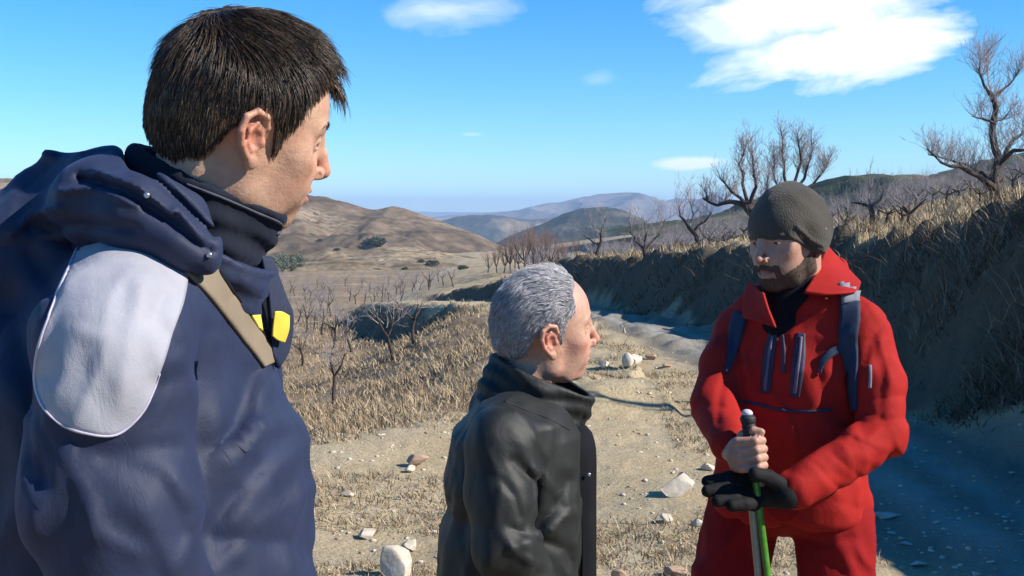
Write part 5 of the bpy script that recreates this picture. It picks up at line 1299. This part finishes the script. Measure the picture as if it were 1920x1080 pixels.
    def hand3(Q, g):
        d = chain(Q, [wrL, G0 + [0.01, 0, 0]], [.030 + g, .034 + g], .02)
        for (t_, _), m_ in zip(tips, mcp):
            mid = (t_ + m_) / 2 + np.array([0, -.012, .004]); d = smin(d, chain(Q, [G0, m_], [.024 + g, .0165 + g], .01), .012); d = smin(d, chain(Q, [m_, mid, t_], [.0145 + g, .0135 + g, .0115 + g], .004), .004)
        th = chain(Q, [wrL + [-.01, 0, .02], P(1440, 895, 2.36), P(1415, 888, 2.345)], [.016 + g, .0145 + g, .012 + g], .005)
        return smin(d, th, .006)
    V, F = surf(body, axis((.30, .48, .012), (.48, .80, .0027), (.80, 1.05, .013)), axis((2.26, 2.48, .0035), (2.48, 2.58, .008), (2.58, 2.82, .0028), (2.82, 2.95, .013)), axis((g0, 1.00, .016), (1.00, 1.16, .0032), (1.16, 1.42, .012), (1.42, 1.72, .0027)))
    complexion(mesh_obj('body', V, F, skin3, root), V, o, Rh, s, .5); add_eyes(root, o, Rh, s, (1, -.25, -.25)); rnd = np.random.default_rng(3); brow_strands(root, o, Rh, s, beardm, rnd, hR, 420, .010)
    # beard and moustache
    def bmask(q):
        x, y, z = q[..., 0], np.abs(q[..., 1]), q[..., 2]
        ch = np.interp(x, [.0, .02, .045, .07, .095, .13], [.005, -.028, -.046, -.056, -.072, -.074])          # upper edge of the beard
        a = z - ch
        mo = np.maximum(np.abs(z + .0435 + .25 * y) - .0062, y - .036); mo = np.maximum(mo, .085 - x)
        lip = np.maximum(np.abs(z + .058) - .0125, y - .026); lip = np.maximum(lip, .08 - x)
        side = np.maximum(np.maximum(np.abs(y - .033) - .007, np.abs(z + .062) - .020), .07 - x)
        m = np.maximum(a, -lip); m = np.minimum(m, mo); m = np.minimum(m, side); return np.maximum(m, np.minimum(.004 - x, 1) if False else (-.004 - x))
    def beard(Q):
        q = (Q - o) @ Rh; return smax(hR(Q) - .0012, bmask(q) * .8 + .0016 * vnoise(q * 260, 1), .0015)
    V, F = surf(beard, axis((o[0] - .13, o[0] + .1, .0024)), axis((o[1] - .13, o[1] + .1, .0024)), axis((o[2] - .13, o[2] + .04, .0024)), slack=1.6); bc = mesh_obj('beard', V, F, beardcap, root)
    st = sample_mesh(V, F, 4200, rnd); Nn = unit(grad(hR, st, .002))
    strands('beard_hair', st, lambda p, k: unit(Nn * .45 + Rh @ np.array([.1, 0, -.9])), .0045, .00036, beardm, bc, rnd, 3, .3)
    # beanie
    hl = [([(1495, 425), (1520, 450), (1545, 462)], 5, .005), ([(1480, 440), (1505, 462), (1530, 474)], 5, .004), ([(1500, 440), (1525, 466)], 4, -.006), ([(1430, 375), (1480, 365), (1530, 400)], 10, .002)]
    def hat(Q):
        q = (Q - o) @ Rh; x, y, z = q[..., 0], q[..., 1], q[..., 2]
        d = ell(q, (-.008, 0, .040), (.104, .085, .107)); d = smin(d, ell(q, (-.055, 0, .03), (.06, .075, .075)), .03); d = smin(d, ell(q, (.030, 0, .040), (.077, .074, .066)), .02); h = np.interp(x, [-.14, -.09, -.03, .02, .06, .12], [-.062, -.056, -.040, -.020, .010, .026])
        d = smin(d, ell(np.stack([x, np.abs(y), z], -1), (-.012, .070, .0), (.036, .024, .04)), .03); px, py = project(Q); d = d - .0022 * vnoise(q * 28, 3)
        for l, w, am in hl: d = d - fold(px, py, l, w, am) * (q[..., 1] > 0)
        d = d - .0018 * np.exp(-((z - h - .006) / .006) ** 2)
        d = smax(d, (h - z) * .85, .006); return d
    V, F = surf(hat, axis((o[0] - .15, o[0] + .15, .003)), axis((o[1] - .15, o[1] + .15, .003)), axis((o[2] - .09, o[2] + .17, .003)), slack=1.6); mesh_obj('beanie', V, F, wool, root)
    # jacket
    tab = [(.895, .0, .150, .192, 0), (1.0, .005, .148, .182, 0), (1.15, .010, .148, .176, 0), (1.28, .0, .142, .176, 0), (1.36, -.008, .118, .175, 0), (1.41, -.014, .095, .13, 0), (1.46, -.015, .08, .09, 0)]
    lines = [([(1400, 640), (1392, 700), (1398, 740)], 9, .006), ([(1430, 780), (1500, 800), (1570, 770)], 14, -.007), ([(1600, 730), (1560, 800), (1480, 870)], 13, -.010), ([(1640, 640), (1655, 700), (1650, 780)], 9, -.006), ([(1620, 560), (1660, 610), (1650, 660)], 8, .005),
             ([(1660, 600), (1630, 640), (1622, 680)], 6, -.007), ([(1340, 640), (1330, 700), (1300, 760)], 8, .005), ([(1365, 680), (1350, 740), (1345, 790)], 8, -.009), ([(1300, 765), (1345, 760), (1375, 770)], 7, -.007), ([(1310, 800), (1350, 830), (1370, 870)], 7, .004),
             ([(1620, 770), (1660, 790), (1695, 780)], 9, -.006), ([(1560, 860), (1600, 850), (1650, 870)], 10, .006), ([(1480, 890), (1540, 880), (1600, 900)], 11, -.006), ([(1640, 930), (1650, 990)], 12, .012), ([(1500, 960), (1560, 940), (1640, 960)], 10, -.004),
             ([(1470, 650), (1466, 720), (1460, 770)], 8, .004), ([(1560, 600), (1550, 700), (1540, 760)], 10, .004), ([(1575, 800), (1660, 850)], 8, .005), ([(1622, 752), (1692, 742)], 6, -.005), ([(1615, 792), (1700, 788)], 6, -.006), ([(1600, 822), (1670, 856)], 6, -.006), ([(1560, 850), (1612, 895)], 6, -.005), ([(1525, 868), (1572, 915)], 6, -.005), ([(1590, 690), (1500, 790)], 9, .005), ([(1400, 650), (1432, 745)], 8, -.005), ([(1530, 640), (1545, 760)], 7, -.005), ([(1650, 640), (1672, 720)], 7, .005)]
    def jk(Q):
        px, py = project(Q); d = loft(Q, tab, Rb, org, 2.4)
        for a, sg in ((shR, -1), (shL, 1)): d = smin(d, chain(Q, [neckb + lat * sg * .03 + [0, 0, -.035], (neckb + a) / 2 + [0, 0, .008], a], [.07, .070, .070], .03), .035)
        d = smin(d, chain(Q, [shR, (shR + elR) / 2 + [-.008, 0, 0], elR, wrR + (elR - wrR) * .12], [.068, .062, .056, .045], .02), .007)
        d = smin(d, chain(Q, [shL + [.004, 0, -.01], (shL + elL) / 2 + [.018, 0, 0], elL + [.006, 0, 0], wrL + (elL - wrL) * .10], [.068, .061, .054, .043], .02), .008)
        for l, w, am in lines: d = d - fold(px, py, l, w * 1.1, am * .5)
        return d
    jt = lambda Q: jk(Q) - creases(Q, .0035, .13, .0004, .025, 63) - drape(Q, (.25, 0, -.95), .050, .006, 301, .1) - drape(Q, (-.6, 0, -.7), .030, .003, 331)
    V, F = surf(jk, axis((.38, 1.0, .006)), axis((2.28, 2.60, .006), (2.60, 2.96, .009)), axis((.86, 1.49, .006)), refine=jt); j = mesh_obj('jacket', V, F, red, root)
    # collar and rolled hood
    cf = mk_collar(o, P(1545, 478, 2.86), P(1440, 590, 2.60), .100, -.002, -.10, .006, 1.0, .0, .85)
    cn = P(1468, 560, 2.60); cax = unit(np.array([-.5, -.8, .35]))
    def col3(Q):
        return cf(Q)
    colt = lambda Q: col3(Q) - creases(Q, .0025, .04, .0008, .014, 73)
    V, F = surf(col3, axis((.54, .92, .0045)), axis((2.52, 2.95, .005)), axis((1.32, 1.62, .0045)), refine=colt, slack=1.6); mesh_obj('collar', V, F, red, j)
    def hood(Q):
        px, py = project(Q)
        d = chain(Q, [P(1588, 528, 2.74), P(1560, 515, 2.82), P(1500, 525, 2.89), P(1440, 548, 2.87), P(1408, 570, 2.78)], [.020, .028, .036, .030, .022], .02)
        d = smax(d, -cap(Q, o + Rh @ np.array([-.02, 0, -.03]), neckb, .083, .07), .012)
        for l, w, am in [([(1575, 480), (1580, 510), (1570, 530)], 5, -.008), ([(1552, 490), (1565, 520)], 5, -.005)]: d = d - fold(px, py, l, w, am)
        return d
    ht = lambda Q: hood(Q) - creases(Q, .0025, .045, .001, .016, 83)
    V, F = surf(hood, axis((.50, .95, .005)), axis((2.52, 2.98, .006)), axis((1.34, 1.62, .005)), refine=ht, slack=1.6); mesh_obj('hood', V, F, red, j)
    sheet('collar_wing', [[P(1508, 548, 2.57), P(1528, 515, 2.68), P(1550, 461, 2.78)], [P(1545, 552, 2.56), P(1562, 525, 2.66), P(1574, 488, 2.78)], [P(1580, 550, 2.57), P(1594, 538, 2.64), P(1596, 512, 2.76)], [P(1602, 548, 2.60), P(1610, 542, 2.64), P(1613, 530, 2.72)]], .007, red, j)
    sheet('collar_wing', [[P(1405, 528, 2.76), P(1420, 540, 2.69), P(1431, 550, 2.63)], [P(1396, 560, 2.72), P(1424, 572, 2.64), P(1441, 582, 2.59)], [P(1394, 596, 2.68), P(1430, 606, 2.60), P(1455, 614, 2.575)]], .007, red, j)
    gf = lambda Q: smax(chain(Q, [o + Rh @ np.array([-.018, 0, -.068]), neckb + [-.01, -.02, .0], neckb + [-.03, -.05, -.07]], [.066, .072, .075], .02), Q[..., 2] - 1.512 + .3 * (Q[..., 0] - .70), .01)
    V, F = surf(gf, axis((.55, .85, .005)), axis((2.55, 2.85, .005)), axis((1.28, 1.56, .005))); mesh_obj('neck_gaiter', V, F, lining, root)
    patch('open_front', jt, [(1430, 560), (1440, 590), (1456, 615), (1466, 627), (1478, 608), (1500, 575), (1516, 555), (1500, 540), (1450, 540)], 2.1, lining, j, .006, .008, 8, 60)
    band('chest_zip', jt, [(1449, 625), (1443, 665), (1438, 705), (1435, 738)], [16, 20, 20, 16], 2.1, darkzip, j, .003, .004, 40, 5); band('chest_zip', jt, [(1502, 625), (1499, 665), (1494, 710), (1490, 745)], [16, 23, 24, 18], 2.1, darkzip, j, .003, .004, 40, 5)
    band('zip_teeth', jt, [(1449, 632), (1443, 665), (1438, 705), (1436, 732)], 5, 2.1, zipteeth, j, .005, .003, 40, 3); band('zip_teeth', jt, [(1502, 632), (1499, 665), (1494, 710), (1491, 738)], 6, 2.1, zipteeth, j, .005, .003, 40, 3)
    band('front_zip', jt, [(1467, 628), (1470, 660), (1469, 700)], 6, 2.1, darkzip, j, .003, .003, 30, 3); band('chest_seam', jt, [(1384, 750), (1420, 758), (1460, 768), (1510, 772), (1560, 768)], 6, 2.1, darkzip, j, .0025, .003, 60, 3)
    band('sleeve_mark', jt, [(1631, 685), (1632, 705), (1631, 728)], 6, 2.1, strapg, j, .0025, .003, 20, 3)
    for a, b in ((1527, 545), (1550, 559)): O, d = rays([(a, b)], 2.1); p = trace(lambda Q: np.minimum(jt(Q), colt(Q)), O, d)[0]; ball('drawcord_toggle', p, .004, metal, j)
    gv = lambda Q: hand3(Q, .002) - .001 * vnoise(Q * 90, 3)
    V, F = surf(gv, axis((.38, .66, .0035)), axis((2.28, 2.50, .0035)), axis((.93, 1.14, .0035)), slack=1.6); mesh_obj('glove', V, F, glove_m, root)
    def tr(Q):
        d = legs(Q, .094, .088, .074); d = smin(d, ell(Q, C0 + [0, 0, .945], (.14, .16, .10)), .02)
        px, py = project(Q); d = d - fold(px, py, [(1400, 980), (1360, 1030), (1330, 1090)], 12, .006) - fold(px, py, [(1560, 1000), (1600, 1060)], 12, .005) + fold(px, py, [(1480, 1000), (1540, 1020), (1600, 1010)], 9, .006); return d
    trt = lambda Q: tr(Q) - creases(Q, .0025, .075, .0005, .025, 93) - drape(Q, (.3, 0, -.9), .05, .006, 401, .1)
    V, F = surf(tr, axis((.36, 1.0, .009)), axis((2.45, 2.95, .009)), axis((g0 + .07, .98, .009)), refine=trt); mesh_obj('trousers', V, F, red2, root)
    for a in (anL, anR): boot(root, a, fwd, g0, boot_m)
    # rucksack worn on the back (a thing of its own), its straps come over the shoulders
    bp = empty('backpack', (C0[0] - fwd[0] * .22, C0[1] - fwd[1] * .22, 1.0), 'blue grey rucksack carried by the man in red, its straps over his shoulders', 'backpack')
    bc_ = C0 - fwd * .235
    def pk(Q):
        q = (Q - bc_) @ Rb; r = (np.abs(q[..., 0] / .09) ** 3 + np.abs(q[..., 1] / .125) ** 3 + np.abs((q[..., 2] - 1.13) / .21) ** 3) ** (1 / 3); d = (r - 1) * .09
        return d - .004 * vnoise(Q * 14, 5)
    V, F = surf(pk, axis((.5, 1.1, .01)), axis((2.6, 3.15, .01)), axis((.88, 1.38, .01))); mesh_obj('pack_bag', V, F, strapm, bp)
    band('shoulder_strap', jt, [(1590, 545), (1594, 590), (1590, 640), (1596, 690), (1604, 770)], [38, 38, 36, 20, 8], 2.1, strapm, bp, .009, .012, 60, 7)
    band('strap_pad', jt, [(1586, 532), (1592, 552), (1594, 572)], [34, 36, 34], 2.1, strapg, bp, .013, .006, 24, 5)
    band('sternum_strap', jt, [(1585, 652), (1560, 660), (1543, 680), (1536, 700)], [16, 15, 12, 8], 2.1, strapm, bp, .008, .006, 30, 5)
    band('shoulder_strap', jt, [(1392, 588), (1382, 620), (1374, 655), (1362, 700)], [26, 26, 20, 7], 2.1, strapm, bp, .008, .010, 50, 7)
    # trekking poles
    def pole(name_label, a, b, mat, grip):
        r = empty('trekking_pole', tuple(b), name_label, 'trekking pole'); u = unit(a - b)
        V, F = tubes([(b + u * .03, b + u * .30, .0045, .0055), (b + u * .30, b + u * .62, .0062, .0066), (b + u * .62, a, .0078, .0084)], 16); mesh_obj('shaft', V, F, mat, r)
        V, F = tubes([(b, b + u * .04, .002, .005)], 10); mesh_obj('tip', V, F, metal, r)
        V, F = tubes([(b + u * .055, b + u * .060, .028, .028), (b + u * .060, b + u * .075, .026, .007), (b + u * .054, b + u * .055, .001, .028)], 20); mesh_obj('basket', V, F, lining, r)
        if grip:
            gfn = lambda Q: smin(chain(Q, [a - u * .11, a - u * .05, a + u * .012], [.0150, .0165, .0150], .01) - .0008 * np.sin((Q @ u) * 700), ell(Q, a + u * .018, (.017, .017, .011)), .006)
            V, F = surf(gfn, axis((a[0] - .05, a[0] + .05, .0022)), axis((a[1] - .05, a[1] + .05, .0022)), axis((a[2] - .14, a[2] + .05, .0022))); g = mesh_obj('grip', V, F, rubber, r)
            ball('grip_cap', a + u * .030, .0125, capm, g, sc=(1, 1, .7))
        return r
    green = simple_mat('green_lacquer', (.05, .17, .015), (.09, .27, .03), 60, .25, 0, spec=.6); tanp = simple_mat('grey_alloy', (.24, .20, .15), (.34, .29, .22), 60, .35, 0, spec=.5)
    rubber = simple_mat('black_rubber', (.012, .012, .014), (.03, .03, .034), 200, .6, .4, .001); capm = simple_mat('pale_grip_cap', (.42, .40, .44), (.5, .48, .52), 60, .5, 0)
    k = pt[2] / (pt - pb)[2]; pend = pt + (pb - pt) * k * .985; pend[2] = gz(pend[0], pend[1]) + .0
    pole('bright green trekking pole with a black grip held in the bare hand', pt, pend, green, True)
    off = np.array([-.013, .008, 0]); a2 = pt + (pb - pt) * .46 + off; e2_ = pend + np.array([-.045, .03, 0]); pole('dull grey trekking pole held close behind the green one', a2, e2_, tanp, False)
person3()
# ---------------------------------------------------------------- air
bm = bmesh.new(); bmesh.ops.create_cube(bm, size=1)
me = bpy.data.meshes.new('haze'); bm.to_mesh(me); bm.free()
hz = bpy.data.objects.new('haze', me); col.objects.link(hz); hz.scale = (9000, 9400, 285); hz.location = (0, 3900, -178 + 142.5)
hm = bpy.data.materials.new('haze'); hm.use_nodes = True; hm.node_tree.nodes.clear()
o_ = hm.node_tree.nodes.new('ShaderNodeOutputMaterial'); pv = hm.node_tree.nodes.new('ShaderNodeVolumePrincipled')
pv.inputs['Color'].default_value = (.50, .70, 1, 1); pv.inputs['Density'].default_value = 2.5e-4; pv.inputs['Anisotropy'].default_value = .0
hm.node_tree.links.new(pv.outputs[0], o_.inputs['Volume']); me.materials.append(hm)
tag(hz, kind='stuff')
